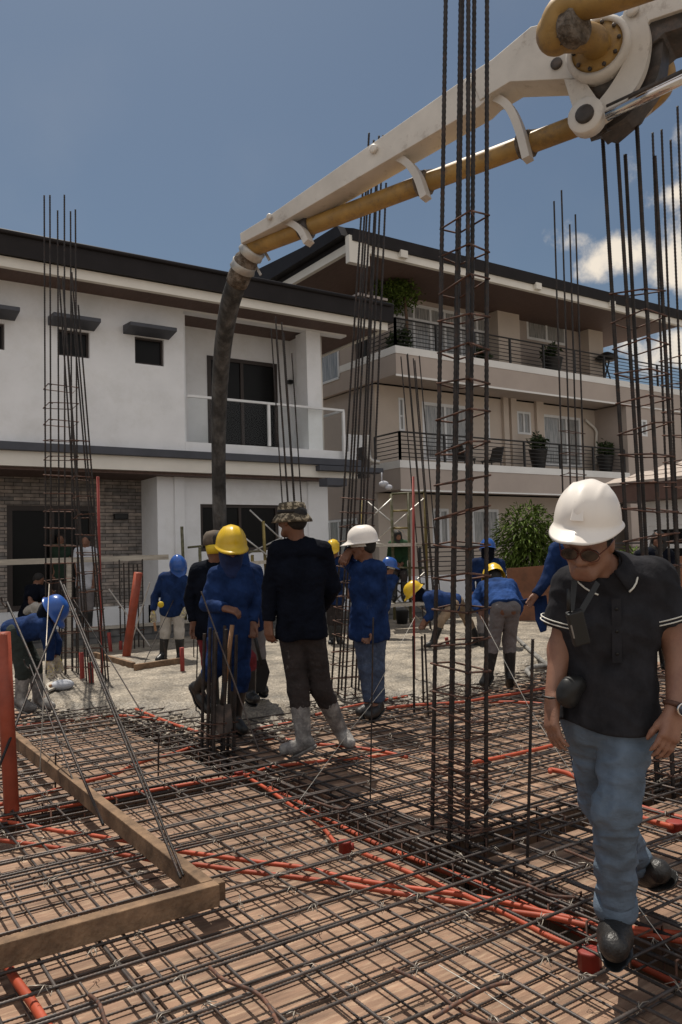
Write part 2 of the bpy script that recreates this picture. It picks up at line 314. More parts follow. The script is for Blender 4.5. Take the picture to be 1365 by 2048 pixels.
for x0, x1, y0, y1 in ((2.50, 2.78, .6, 9), (-1.4, 2.50, 4.90, 5.18), (2.78, 9.5, 3.0, 3.28)):
    t.box(x0-.02, x1+.02, y0-.02, y1+.02, -.52, -.50)
    if x1-x0 < y1-y0: t.box(x0-.02, x0-.004, y0, y1, -.5, PZ-.02); t.box(x1+.004, x1+.02, y0, y1, -.5, PZ-.02)
    else: t.box(x0, x1, y0-.02, y0-.004, -.5, PZ-.02); t.box(x0, x1, y1+.004, y1+.02, -.5, PZ-.02)
o = obj('beam_formwork', t, PLYD); tag(o, 'plywood trough formwork of the sunken beams below the mesh', 'formwork')
# support slab block below deck so no daylight leaks
t = MB().box(-1.5, 16, .4, 13.75, -3.2, -.56); o = obj('lower_storey', t, CHB); tag(o, 'unfinished grey storey below the rebar deck', 'building')

# poured concrete sheet
edge = [(-1.6, 14.2), (1.2, 14.0), (2.1, 10.6), (1.9, 9.0), (1.94, 7.75), (2.45, 7.9), (2.75, 7.3), (2.83, 6.55), (3.49, 6.22), (4.32, 6.72), (5.2, 6.35), (6.04, 6.42), (7.71, 6.95), (9.2, 7.0), (11, 5.4), (16.5, 4.5), (16.5, 14.2)]
def pdist(X, Y, poly):
    d = np.full(X.shape, 1e9); ins = np.zeros(X.shape, bool); k = len(poly)
    for i in range(k):
        x1, y1 = poly[i]; x2, y2 = poly[(i+1) % k]; ex, ey = x2-x1, y2-y1
        tt = np.clip(((X-x1)*ex+(Y-y1)*ey)/(ex*ex+ey*ey), 0, 1); d = np.minimum(d, np.hypot(X-x1-tt*ex, Y-y1-tt*ey))
        c = ((y1 > Y) != (y2 > Y)); xi = (x2-x1)*(Y-y1)/((y2-y1) if y2 != y1 else 1e-9)+x1; ins ^= c & (X < xi)
    return np.where(ins, d, -d)
def vnoise(X, Y, s, seed=0):
    r = np.random.RandomState(seed).rand(64, 64); x = X*s; y = Y*s; xi = np.floor(x).astype(int); yi = np.floor(y).astype(int); fx = x-xi; fy = y-yi; fx = fx*fx*(3-2*fx); fy = fy*fy*(3-2*fy)
    a = r[xi % 64, yi % 64]; b = r[(xi+1) % 64, yi % 64]; c = r[xi % 64, (yi+1) % 64]; d = r[(xi+1) % 64, (yi+1) % 64]
    return (a*(1-fx)+b*fx)*(1-fy)+(c*(1-fx)+d*fx)*fy-.5
def conc_height(X, Y):
    d = pdist(X, Y, edge)+vnoise(X, Y, 3, 1)*.25+vnoise(X, Y, 9, 2)*.12+vnoise(X, Y, 24, 3)*.05
    hh = -.125+.155*np.clip(d/.28, 0, 1)**.7
    lump = vnoise(X, Y, 11, 4)*.035+vnoise(X, Y, 27, 5)*.026+vnoise(X, Y, 3.5, 6)*.035
    near = np.clip(1-(Y-6)/7, .25, 1)
    return hh+lump*near*np.clip(d/.1+.3, 0, 1)
def conc_patch(x0, x1, y0, y1, st, name):
    xs = np.arange(x0, x1+st/2, st); ys = np.arange(y0, y1+st/2, st); X, Y = np.meshgrid(xs, ys, indexing='ij'); Z = conc_height(X, Y)
    nx, ny = X.shape; vs = np.stack([X, Y, Z], -1).reshape(-1, 3); idx = np.arange(nx*ny).reshape(nx, ny)
    q = np.stack([idx[:-1, :-1], idx[1:, :-1], idx[1:, 1:], idx[:-1, 1:]], -1).reshape(-1, 4)
    zz = vs[:, 2]; q = q[(zz[q].max(1) > PZ-.002)]
    me = bpy.data.meshes.new(name); me.from_pydata(vs.tolist(), [], q.tolist()); me.polygons.foreach_set('use_smooth', [True]*len(q)); return me
o = obj('poured_concrete', conc_patch(1.0, 16, 4.6, 14.0, .035, 'poured_concrete'), CONC); o['kind'] = 'structure'
# crumbs of spilled concrete beside the pour and over the near mesh
m = MB(); rc = random.Random(5)
for i in range(520):
    k_ = rc.randrange(3, 13); a_, b_ = edge[k_], edge[k_+1]; t_ = rc.random(); x_ = a_[0]+(b_[0]-a_[0])*t_+rc.gauss(0, .16); y_ = a_[1]+(b_[1]-a_[1])*t_-abs(rc.gauss(0, .28)); z_ = rc.choice([PZ+.005, PZ+.01, -.01, .0]); r_c = rc.uniform(.008, .028)
    m.ball((x_, y_, z_), r_c, r_c*rc.uniform(.7, 1.4), r_c*.6, 6, 4)
o = obj('concrete_crumbs', m, CONC, fix=False); tag(o, 'crumbs of spilled concrete along the edge of the pour', 'concrete'); o['kind'] = 'stuff'
# ------------------------------------------------------------------ rebar mesh
def longbar(length, r, seed):
    rr = random.Random(seed); k = int(length/.014)*2; ts = np.linspace(0, 1, k); a1 = rr.uniform(-.02, .02); a2 = rr.uniform(-.008, .008); ph = rr.uniform(0, 6)
    P = [np.array([(t-.5)*length, a1*math.sin(t*3+ph)+a2*math.sin(t*11+ph), .004*math.sin(t*17+ph)]) for t in ts]
    return MB().tube(P, r, 5, rs=[r*(1.16 if i % 2 else .92) for i in range(k)]).mesh('rebar')
LBx = {}
def matbar(kind, r, p, ang, length):
    key = (r, kind, rnd.randrange(4), round(length))
    if key not in LBx: LBx[key] = longbar(length, r, hash(key) % 1000); LBx[key].materials.append(REBM)
    o = bpy.data.objects.new('mat_rebar', LBx[key]); COL.objects.link(o); o.location = p; o.rotation_euler = (0, 0, ang+rnd.uniform(-.006, .006))
    lab = {'x': 'steel bar of the upper rebar mesh running parallel to the short beam plank', 'y': 'steel bar of the upper rebar mesh running parallel to the long lumber plank',
           'lx': 'thin lower mesh bar close to the plywood, parallel to the houses', 'ly': 'thin lower mesh bar close to the plywood, pointing toward the white house'}[kind]
    return tag(o, lab, 'rebar', {'x': 'upper mesh cross bars', 'y': 'upper mesh long bars', 'lx': 'lower mesh cross bars', 'ly': 'lower mesh long bars'}[kind])
y = 1.25; XB = []; YB = []
while y < 8.3:
    XB.append(y); matbar('x', .0063, (3.4+rnd.uniform(-.2, .2), y, -.010), 0, 11)
    if rnd.random() < .28: matbar('x', .0063, (3.4+rnd.uniform(-2, 2), y+.02, -.010), 0, 6)
    y += rnd.choice([.16, .18, .2, .22])
while y < 13.4: matbar('x', .0063, (-.1, y, -.010), 0, 5); y += .22
x = -1.1
while x < 8.6:
    YB.append(x); L_ = 8 if x > 2 else 14
    matbar('y', .0063, (x, .8+L_/2, -.026), math.pi/2, L_)
    if rnd.random() < .38: matbar('y', .0063, (x+.019, 3.6+rnd.uniform(-1, 1.5), -.026), math.pi/2, 5)
    x += rnd.choice([.17, .2, .2, .22, .25])
y = 1.2
while y < 8.2: matbar('lx', .0045, (3.4, y, -.092), 0, 11); y += .17
x = -1.05
while x < 8.4: matbar('ly', .0045, (x, 4.9, -.08), math.pi/2, 8); x += .17
# beam cages in the troughs
def beam_cage(p0, p1, label, across):
    p0 = np.array(p0, float); p1 = np.array(p1, float); root = thing('beam_cage', label, 'rebar cage', (p0+p1)/2)
    d = (p1-p0); ln = np.linalg.norm(d); d /= ln; s = np.array([-d[1], d[0], 0])
    for a, z in ((-.085, -.055), (.085, -.055), (-.085, -.42), (.085, -.42)):
        obj('rod', MB().bar(p0+s*a+np.array([0, 0, z]), p1+s*a+np.array([0, 0, z]), .0095, n=5), REB, root, fix=False)
    n = int(ln/.19)
    for i in range(min(n, 60)):
        c = p0+d*(i+.5)*ln/n
        pts = [c+s*a+np.array([0, 0, z]) for a, z in ((-.1, -.03), (.1, -.03), (.1, -.44), (-.1, -.44))]
        obj('stirrup', MB().tube(pts, .0055, 5, closed=True), RUST, root, fix=False)
    return root
beam_cage((2.64, .9, 0), (2.64, 7.6, 0), 'long rusty beam cage sunk in the trough beneath the tall column cage', 0)
beam_cage((-.8, 5.04, 0), (2.5, 5.04, 0), 'beam cage in the trough behind the lumber frame', 0)
beam_cage((2.78, 3.14, 0), (8.6, 3.14, 0), 'beam cage in the trough running right behind the man in charcoal polo', 0)
# wire ties
tw = []
for k in range(5):
    rr = random.Random(k); m = MB()
    m.tube([(-.010, 0, .0), (-.012, .008, -.012), (0, .012, .010), (.012, .004, .011), (.012, -.008, -.01), (0, -.012, .004), (-.010, -.006, .012), (.004, .004, .014)], .0016, 4)
    a = rr.uniform(0, 6); l = rr.uniform(.03, .07)
    m.tube([(0, 0, .012), (math.cos(a)*l*.4, math.sin(a)*l*.4, .022), (math.cos(a)*l, math.sin(a)*l, rr.uniform(.01, .035))], .0017, 4)
    m.tube([(0, 0, .012), (math.cos(a+.5)*l*.3, math.sin(a+.5)*l*.3, .024), (math.cos(a+.7)*l*.8, math.sin(a+.7)*l*.8, rr.uniform(.0, .03))], .0017, 4)
    me = m.mesh('wire_tie'); me.materials.append(WIRE); tw.append(me)
cand = []
for xx in YB:
    for yy in XB:
        q = proj((xx, yy, 0))
        if -20 < q[0] < 1385 and q[1] < 2060 and q[2] > 1 and rnd.random() < .6: cand.append((q[2], xx, yy))
cand.sort()
for d_, xx, yy in cand[:290]:
    o = bpy.data.objects.new('wire_tie', tw[rnd.randrange(5)]); COL.objects.link(o); o.location = (xx+rnd.uniform(-.012, .012), yy+rnd.uniform(-.01, .01), -.015); o.rotation_euler = (0, 0, rnd.uniform(0, 6.28)); o.scale = [rnd.uniform(.7, 1.1)]*3
    tag(o, 'small twisted wire tie at a crossing of the rebar mesh', 'wire tie', 'wire ties on the rebar mesh')
# ------------------------------------------------------------------ conduits
def conduit(pts, r, label, z=-.055, name='conduit', mat=PVC, cat='conduit'):
    P = [G(x, y, z) for x, y in pts]; P = [p+np.array([0, 0, rnd.uniform(-.006, .006)]) for p in P]
    o = obj(name, MB().tube(smooth_path(P, 6), r, 10), mat, loc=P[len(P)//2], fix=False); tag(o, label, cat); return o
CR_ = .0112
conduit([(-30, 1638), (44, 1649), (110, 1660), (176, 1669), (264, 1685), (308, 1696), (360, 1702), (440, 1713), (535, 1727), (610, 1738), (698, 1755), (808, 1777), (918, 1790), (1005, 1803), (1104, 1829), (1194, 1846), (1295, 1858), (1400, 1872)], CR_, 'upper of two long orange conduits crossing the whole foreground under the mesh')
conduit([(-30, 1676), (66, 1689), (132, 1698), (198, 1704), (286, 1718), (334, 1724), (396, 1730), (484, 1742), (588, 1754), (676, 1768), (764, 1781), (852, 1795), (940, 1811), (1027, 1823), (1100, 1834), (1190, 1854), (1290, 1872), (1400, 1890)], CR_, 'lower of two long orange conduits crossing the whole foreground under the mesh')
conduit([(724, 1707), (808, 1740), (896, 1775), (940, 1796), (1019, 1832), (1104, 1877), (1166, 1899)], CR_, 'orange conduit from the middle junction box to the box by the black boot')
conduit([(497, 1554), (543, 1582), (595, 1618), (641, 1652), (672, 1686)], CR_, 'short orange conduit running down into the middle junction box')
conduit([(-20, 1640), (77, 1623), (179, 1605), (256, 1588), (359, 1572), (436, 1560), (492, 1551), (538, 1534), (615, 1526), (700, 1517), (820, 1507)], .0115, 'orange conduit passing behind the lumber frame towards the white boots')
conduit([(-20, 1617), (61, 1595), (128, 1577), (179, 1560), (231, 1547), (287, 1523), (349, 1505), (405, 1488)], .013, 'orange conduit bending from the big upright pipe to the stub bars')
conduit([(20, 1455), (77, 1447), (154, 1439), (220, 1431), (287, 1436), (359, 1452), (390, 1465)], .013, 'orange conduit along the edge of the wet concrete at left', z=-.03)
conduit([(272, 1418), (318, 1436), (359, 1452), (395, 1465)], .014, 'orange conduit emerging from the wet concrete', z=-.01)
conduit([(-30, 1860), (0, 1907), (31, 1957), (66, 2005), (92, 2045), (118, 2090)], .0165, 'thick orange conduit at the bottom left corner', z=-.045)
conduit([(509, 1459), (537, 1453), (583, 1445)], .012, 'short orange conduit behind the man in the camouflage hat', z=-.02)
conduit([(530, 1479), (558, 1475), (583, 1482), (639, 1488), (692, 1494), (762, 1503), (815, 1513)], .0125, 'orange conduit curving past the raised white boot', z=-.02)
conduit([(632, 1429), (685, 1417), (730, 1407), (769, 1400), (815, 1392)], .013, 'orange conduit beneath the man in jeans and white helmet', z=-.01)
conduit([(773, 1416), (828, 1411), (923, 1404), (977, 1396), (1031, 1388), (1092, 1376)], .014, 'orange conduit behind the tall column cage', z=-.01)
conduit([(977, 1404), (1031, 1405), (1095, 1408)], .012, 'short orange conduit between column cage and man in polo', z=-.03)
conduit([(948, 1526), (992, 1515), (1076, 1498), (1149, 1481), (1230, 1465)], .014, 'orange conduit rising to the right behind the polo man', z=-.02)
conduit([(1101, 1545), (1104, 1538), (1138, 1548), (1169, 1563), (1210, 1580)], .015, 'orange conduit with a bent end beside the blue jeans', z=.0)
conduit([(1255, 1606), (1275, 1613), (1320, 1625), (1400, 1645)], .014, 'orange conduit at the right edge behind the jeans', z=-.03)
conduit([(1255, 1624), (1273, 1630), (1310, 1643), (1345, 1655)], .014, 'orange conduit ending in the junction box at the right edge', z=-.04)
o = obj('conduit', MB().tube(smooth_path([(2.60, y_, -.13+.02*math.sin(y_*3)) for y_ in np.arange(1.2, 5.2, .4)]), .015, 10), PVC, fix=False); tag(o, 'red conduit lying in the trough under the tall column cage', 'conduit')
for px, py, s, lab in ((690, 1700, .032, 'red junction box in the middle of the mesh'), (1180, 1925, .042, 'red junction box beside the black boot'), (1352, 1660, .045, 'red junction box at the right edge'), (478, 1556, .03, 'small red junction box behind the lumber frame')):
    c = G(px, py, -.07); r_ = thing('junction_box', lab, 'box', c)
    m = MB().lathe(c+np.array([0, 0, -.02]), [(s, 0), (s, .055), (s*1.08, .056), (s*1.08, .064), (s*.9, .066)], 8); obj('body', m, REDP, r_)
    obj('socket', MB().tube([c+np.array([s*.8, 0, .01]), c+np.array([s*1.5, -.01, .01])], .018, 10), REDP, r_)
for pts_, lab in (([(788, 1938), (850, 1968), (905, 2010), (960, 2040), (1010, 2052)], 'rusty bent bar end nearest the bottom middle'), ([(868, 2035), (930, 1998), (985, 1972), (1020, 1965)], 'short rusty hooked bar at the bottom middle'),
    ([(420, 1935), (450, 1960), (520, 1990), (560, 2052)], 'rusty bent bar left of the bottom middle'), ([(1130, 1700), (1180, 1720), (1240, 1745), (1262, 1738)], 'rusty hooked bar between the legs of the polo man'),
    ([(180, 1990), (200, 2010), (215, 2060)], 'rusty bar stub at the bottom left'), ([(1020, 1760), (1060, 1772), (1100, 1790), (1150, 1795)], 'rusty hooked bar in the trough left of the jeans'), ([(620, 1600), (680, 1618), (700, 1610)], 'rusty hooked bar beside the open trough')):
    P_ = [G(x_, y_, .012+.012*math.sin(k_*2)) for k_, (x_, y_) in enumerate(pts_)]; o = obj('bent_bar', MB().tube(smooth_path(P_, 8), .0065, 7), RUST, loc=P_[0], fix=False); tag(o, lab, 'rebar')
# upright pipes and stubs
def upright(p0, p1, r, label, mat=PVCD, name='pipe', cat='pipe', d=None, z=-.04):
    b = G(*p0, z) if d is None else at(*p0, d); dd = (b-CC)@CF; t_ = at(*p1, dd)
    m = MB().tube([b, b*.5+t_*.5, t_, t_+(b-t_)*.002, t_+(b-t_)*.06], r, 14, rs=[r, r, r, r*.86, r*.84], cap=False)
    o = obj(name, m, mat, loc=b, fix=False); tag(o, label, cat); return o
upright((24, 1622), (6, 1265), .043, 'thick orange pvc pipe standing upright at the left edge')
upright((252, 1322), (277, 1145), .062, 'leaning orange pipe standing in the wet concrete')
upright((205, 1362), (196, 953), .017, 'tall thin red pole beside the left column cage', REDP)
upright((829, 1372), (827, 953), .013, 'tall thin red pole behind the tall column cage', REDP)
for p0, p1, lab in (((166, 1370), (163, 1305), 'red pipe stub nearest the bending man'), ((184, 1377), (182, 1325), 'short red pipe stub right of the tall pole base'), ((223, 1312), (218, 1265), 'red slanted pipe stub near the planks'), ((242, 1308), (242, 1282), 'shortest orange pipe stub by the block wall'), ((366, 1355), (364, 1295), 'red pipe stub before the pale trousers'), ((898, 1300), (893, 1275), 'red stub behind the column cage')):
    upright(p0, p1, .028, lab, REDP, 'pipe_stub', 'pipe')
# ------------------------------------------------------------------ lumber frame
m = MB().beam((1.44, 7.0, .035), (1.415, 3.158, .035), .055, .09); o = obj('lumber_plank', m, LUM, bevel=.004); tag(o, 'long lumber plank running away from the frame corner towards the big orange pipe', 'plank')
c0 = G(0, 1895, .03); m = MB().beam((c0[0]-.9, 3.125, .035), (1.443, 3.125, .035), .06, .088); o = obj('lumber_plank', m, LUM, bevel=.004); tag(o, 'front lumber plank of the frame with its shaded side facing the viewer', 'plank')
m = MB().beam((1.445, 3.19, .02), (1.50, 3.19, .02), .06, .075); o = obj('wood_block', m, LUM, bevel=.004); tag(o, 'small wood block at the corner of the lumber frame', 'wood block')
for a, b, lab in (((190, 1310), (268, 1332), 'plank lying on wet concrete beside the leaning orange pipe'), ((270, 1336), (362, 1322), 'thin plank on wet concrete in front of the pale trousers')):
    p, q = G(*a, .06), G(*b, .06); o = obj('formwork_plank', MB().beam(p, q, .05, .09), LUM, bevel=.003); tag(o, lab, 'plank')
# ------------------------------------------------------------------ column cages
def cage(label, base, top, sx, sy, nx, ny, r, ties, tops, zb=-.35, spread=1.0, tie_r=.005, rib=True, group=None, skew=0.0, rotj=0):
    b = G(*base); d = (b-CC)@CF; t_ = at(*top, d); root = thing('column_cage', label, 'rebar cage', b, group)
    lean = (t_-b)/(t_[2]-b[2])
    loc = []
    for i in range(nx):
        for j in range(ny):
            if 0 < i < nx-1 and 0 < j < ny-1: continue
            loc.append((-sx/2+sx*i/(nx-1), -sy/2+sy*j/(ny-1)))
    H = t_[2]-b[2]
    for k, (ux, uy) in enumerate(loc):
        zt = H+tops[k % len(tops)]; jx, jy = rnd.uniform(-.012, .012)*H/3, rnd.uniform(-.012, .012)*H/3
        p0 = b+np.array([ux, uy, 0])+lean*zb; p1 = b+np.array([ux*spread+jx, uy*spread+jy, 0])+lean*zt
        if rib: m = MB().bar(p0, p1, r, pitch=.016 if r > .011 else .03, n=6)
        else: m = MB().tube([p0, (p0+p1)/2+np.array([jx, jy, 0])*.3, p1], r, 6)
        obj('rod', m, REB, root, fix=False)
    for z in ties:
        s_ = 1+(spread-1)*z/H; c = b+lean*z; hx, hy = sx/2*s_+r+tie_r, sy/2*s_+r+tie_r; tl = rnd.uniform(-.012, .012); tl2 = rnd.uniform(-.02, .02); an = rnd.uniform(-.05, .05)
        P = []
        for x_, y_ in ((-hx, -hy), (hx, -hy), (hx, hy), (-hx, hy), (-hx, -hy*.99)):
            P.append(c+np.array([x_-an*y_, y_+an*x_, tl*x_/hx+tl2*y_/hy]))
        P.append(P[-1]+np.array([.05, .035, -.004])); P = [P[0]+np.array([.035, .05, .012])]+P
        obj('tie', MB().tube(P, tie_r, 6), RUST, root, fix=False)
    return root
near = [round(.0+i*.045, 3) for i in range(9)]+[.47, .58, .70, .82, .95, 1.12]+[1.28+.165*i for i in range(12)]
cage('tall dark column cage in the middle foreground reaching out of the picture', (918, 1655), (934, -60), .13, .27, 2, 3, .0108, near, [0, .1, .3, .2], spread=.62, tie_r=.0055)
cage('leaning rebar column cage at right behind the polo man', (1330, 1545), (1255, 240), .17, .22, 2, 3, .0125, [.02+i*.07 for i in range(6)]+[.45+.17*i for i in range(16)], [-.1, .05, .02, -.25, .0, -.15], spread=1.0, tie_r=.0055)
cage('rebar column cage at the right edge cut by the frame', (1395, 1440), (1350, 235), .26, .22, 3, 2, .010, [.2+.21*i for i in range(14)], [0, -.1, .05, -.05], tie_r=.005)
cage('slanting rebar column cage between the camouflage hat and the white helmet', (697, 1388), (752, 290), .26, .26, 3, 3, .010, [.03+i*.14 for i in range(15)], [0, .1, -.25, .05, -.15, -.4, .12, -.1], spread=.62, tie_r=.0055)
cage('left column cage with straight bars in front of the white house', (125, 1352), (120, 405), .33, .25, 3, 2, .010, [.1+.22*i for i in range(17)], [0, .1, .05, -.05, -.1, -.02], tie_r=.006)
cage('inclined column cage beside the thin red pole', (196, 1368), (135, 560), .20, .20, 2, 3, .0095, [.2+.22*i for i in range(13)], [0, -.1, .05, -.3, .1, -.15], spread=.65, tie_r=.006)
cage('slim rebar cage standing behind the camouflage hat', (603, 1300), (560, 655), .22, .2, 3, 2, .010, [.2+.35*i for i in range(3)], [.12, 0, -.1, -.15, -.4], tie_r=.006)
cage('slim rebar cage just right of the thin red pole', (868, 1262), (822, 712), .28, .2, 3, 2, .011, [.4+.3*i for i in range(6)], [0, .0, -.1, .05], tie_r=.006)
cage('slim rebar cage rising behind the white helmet of the polo man', (1158, 1302), (1130, 405), .30, .14, 2, 2, .012, [.8, 1.5, 2.45, 2.75, 3.05], [.1, 0, -.15, -.25], tie_r=.006)
cage('low column starter cage in front of the block wall', (265, 1300), (262, 1125), .3, .22, 3, 2, .011, [.3, .7], [0, .05, -.03], tie_r=.006)
cage('rebar starter cage beside the bare block wall at left', (128, 1350), (128, 1180), .26, .2, 3, 2, .009, [.1, .3, .55, .8], [0, .05, -.1], tie_r=.005)
cage('cluster of knee high starter bars in front of the yellow helmet man', (436, 1487), (441, 1262), .17, .21, 3, 3, .0125, [.05, .1, .16], [0, .03, -.02, .02, 0, -.03], tie_r=.006)
b_ = G(905, 1420)
for p0, p1, r, lab in (((1055, 1735), (1066, 1278), .0075, 'single upright bar left of the polo man'), ((741, 1602), (747, 1235), .0045, 'single thin upright bar in front of the man in blue jeans'),
    ((317, 1553), (318, 1466), .006, 'short upright bar between lumber frame and starter bars'), ((111, 1580), (112, 1506), .006, 'short upright bar beside the long lumber plank'),
    ((848, 1425), (844, 1272), .010, 'upright bar left of the tall cage, nearest it'), ((857, 1432), (850, 1268), .009, 'second upright bar left of the tall cage'), ((906, 1395), (907, 1276), .010, 'upright bar seen through the tall cage'),
    ((829, 1430), (827, 1272), .011, 'upright bar at the foot of the thin red pole'), ((392, 1445), (398, 1170), .006, 'thin upright bar left of the yellow helmet man'), ((388, 1330), (388, 1220), .008, 'upright bar by the pale trousers'), ((337, 1345), (328, 1283), .012, 'short stake in the concrete beside the pale trousers')):
    b = G(*p0, -.09); d_ = (b-CC)@CF; o = obj('upright_bar', MB().bar(b, at(*p1, d_), r, n=6), REB, loc=b, fix=False); tag(o, lab, 'rebar')
def leaning(p0, p1, d0, d1, r, label, mat=REB, hook=False, name='brace_bar', cat='rebar', rib=True, extra=None):
    a, b = at(*p0, d0), at(*p1, d1); m = MB()
    if rib and r > .004: m.bar(a, b, r, n=6)
    else: m.tube([a, (a+b)/2+np.array([0, 0, -.0]), b], r, 5)
    if hook: m.tube(smooth_path([b, b+np.array([.0, .03, -.03]), b+np.array([-.02, .06, .0]), b+np.array([-.03, .06, .04])]), r, 6)
    o = obj(name, m, mat, loc=a, fix=False); tag(o, label, cat); return o
leaning((362, 1757), (121, 1163), 3.44, 5.0, .0065, 'thick brace bar, left one of the pair standing on the lumber corner')
leaning((368, 1752), (128, 1170), 3.46, 5.0, .0065, 'thick brace bar, right one of the pair standing on the lumber corner')
leaning((207, 1650), (15, 1205), 4.15, 5.6, .008, 'brace bar slanting down right towards the hidden conduit at left', hook=True)
leaning((-20, 1580), (127, 1212), 4.4, 5.8, .008, 'brace bar crossing in front of the bending man, slanting down left')
leaning((152, 1575), (60, 1330), 4.9, 6.2, .005, 'thin hooked brace bar near the long lumber plank', hook=True)
leaning((80, 1545), (99, 1168), 5.1, 6.3, .004, 'thin nearly upright wire by the bending man', WIRE)
leaning((287, 1430), (148, 1200), 7.4, 8.6, .006, 'thin brace running into the wet concrete', REB)
leaning((519, 1503), (403, 1183), 5.85, 6.0, .0055, 'brace bar leaning over the yellow helmet man', REBM)
leaning((290, 1325), (369, 1153), 10.5, 11.6, .006, 'thin brace bar leaning towards the blue helmet man')
leaning((300, 1292), (218, 1178), 12.5, 12.5, .012, 'galvanised brace in front of the block wall, slanting right', GALV)
leaning((262, 1290), (300, 1165), 12.5, 12.5, .010, 'galvanised brace in front of the block wall, slanting left', GALV)
for pts, lab in (([(963, 1233, 3.9), (1061, 1420, 3.9), (1100, 1480, 3.85), (1180, 1600, 3.7)], 'white string from the tall cage down past the jeans'),
                 ([(770, 1375, 4.9), (705, 1455, 5.0), (667, 1508, 5.0), (600, 1600, 4.4)], 'white string in front of the raised white boot'),
                 ([(1043, 1523, 4.3), (1005, 1575, 4.2), (970, 1630, 4.0)], 'white string knotted at the foot of the tall cage'),
                 ([(830, 1235, 6.5), (790, 1310, 6.4), (740, 1400, 6.3)], 'thin string by the man in blue jeans'),
                 ([(878, 1930, 2.75), (960, 1978, 2.6), (1071, 2052, 2.42)], 'white string lying on the mesh at the bottom'),
                 ([(1190, 1720, 3.3), (1260, 1790, 3.2), (1340, 1900, 2.9)], 'white string right of the jeans')):
    o = obj('string', MB().tube([at(*p) for p in pts], .0018, 4), STRING, fix=False); tag(o, lab, 'string')
#@@BUILDINGS
# ------------------------------------------------------------------ white house
def rectpx(x0, y0, x1, y1, Y):
    a, b = PY(x0, y0, Y), PY(x1, y1, Y); return a[0], b[0], b[2], a[2]      # X0, X1, Zlow, Zhigh
def wall_holes(mb, x0, x1, z0, z1, y0, y1, holes):
    xs = sorted({x0, x1}|{h[0] for h in holes}|{h[1] for h in holes}); zs = sorted({z0, z1}|{h[2] for h in holes}|{h[3] for h in holes})
    xs = [v for v in xs if x0 <= v <= x1]; zs = [v for v in zs if z0 <= v <= z1]
    for i in range(len(xs)-1):
        run = None
        for j in range(len(zs)-1):
            cx, cz = (xs[i]+xs[i+1])/2, (zs[j]+zs[j+1])/2
            hole = any(h[0] < cx < h[1] and h[2] < cz < h[3] for h in holes)
            if hole:
                if run is not None: mb.box(xs[i], xs[i+1], y0, y1, run, zs[j]); run = None
            elif run is None: run = zs[j]
        if run is not None: mb.box(xs[i], xs[i+1], y0, y1, run, zs[-1])
    return mb
def window(parent, x0, x1, z0, z1, y, fmat, gmat, fw=.05, mull=(), trans=(), depth=.07, curtain=False, name='window'):
    m = MB(); m.box(x0, x1, y-.01, y+depth, z1-fw, z1); m.box(x0, x1, y-.01, y+depth, z0, z0+fw); m.box(x0, x0+fw, y-.008, y+depth, z0+fw, z1-fw); m.box(x1-fw, x1, y-.008, y+depth, z0+fw, z1-fw)
    for q in mull: xx = x0+(x1-x0)*q; m.box(xx-fw*.45, xx+fw*.45, y-.005, y+depth-.02, z0+fw, z1-fw)
    for q in trans: zz = z0+(z1-z0)*q; m.box(x0+fw, x1-fw, y-.003, y+depth-.025, zz-fw*.4, zz+fw*.4)
    f = obj(name, m, fmat, parent, fix=False)
    obj('glass', MB().box(x0+fw, x1-fw, y+.03, y+.042, z0+fw, z1-fw), gmat, f, fix=False); return f
HY = 15.9
H = thing('white_house', 'two storey white house with dark roof edge and stone clad ground floor', 'house', (6, 16.5, -3.2))
xl = -1.5
zb = PY(0, 881, HY)[2]; zt = PY(0, 545, HY)[2]+.25
xr0 = PY(368, 700, HY)[0]; col = PY(645, 800, HY)[0]; xr1 = PY(606, 800, HY)[0]
z_beam = PY(367, 622, HY)[2]; z_fl = PY(500, 893, HY)[2]
wins = [rectpx(-45, 640, 10, 700, HY), rectpx(117, 657, 180, 717, HY), rectpx(270, 672, 329, 733, HY)]
m = wall_holes(MB(), xl, xr0, zb-.02, zt, HY, HY+.2, wins)
m.box(xr0, col+.75, HY-.0, HY+.25, z_beam, zt-.35)                      # beam over the recess
m.box(xr1+.15, col, HY+.02, HY+.5, z_fl, z_beam-.002)                    # corner column
m.box(xr0-.0, xr0+.12, HY+.2, 17.1, z_fl-.1, z_beam+.3)                # recess side
obj('wall', m, WHITE, H, fix=False)
YB_ = 17.05
door = rectpx(414, 711, 557, 889, YB_)
m = wall_holes(MB(), xr0+.12, col+.02, z_fl-.3, zt, YB_, YB_+.15, [(door[0], door[1], z_fl, door[3])]); obj('recess_wall', m, WHITE, H, fix=False)
m = MB().box(col-.18, col-.003, HY+.5, 22, zb-.1, zt); m.box(xl, xl+.15, HY+.2, 22, -3, zt); m.box(xl, col-.18, 22, 22.2, -3, zt); m.box(xl+.2, col-.2, HY+.25, 21.9, zt-.3, zt-.2); obj('side_wall', m, WHITE, H, fix=False)
m = MB().box(xr0-.0, col+.7, HY+.26, YB_-.002, z_beam+.06, z_beam+.1); obj('recess_ceiling', m, SOFF, H, fix=False)
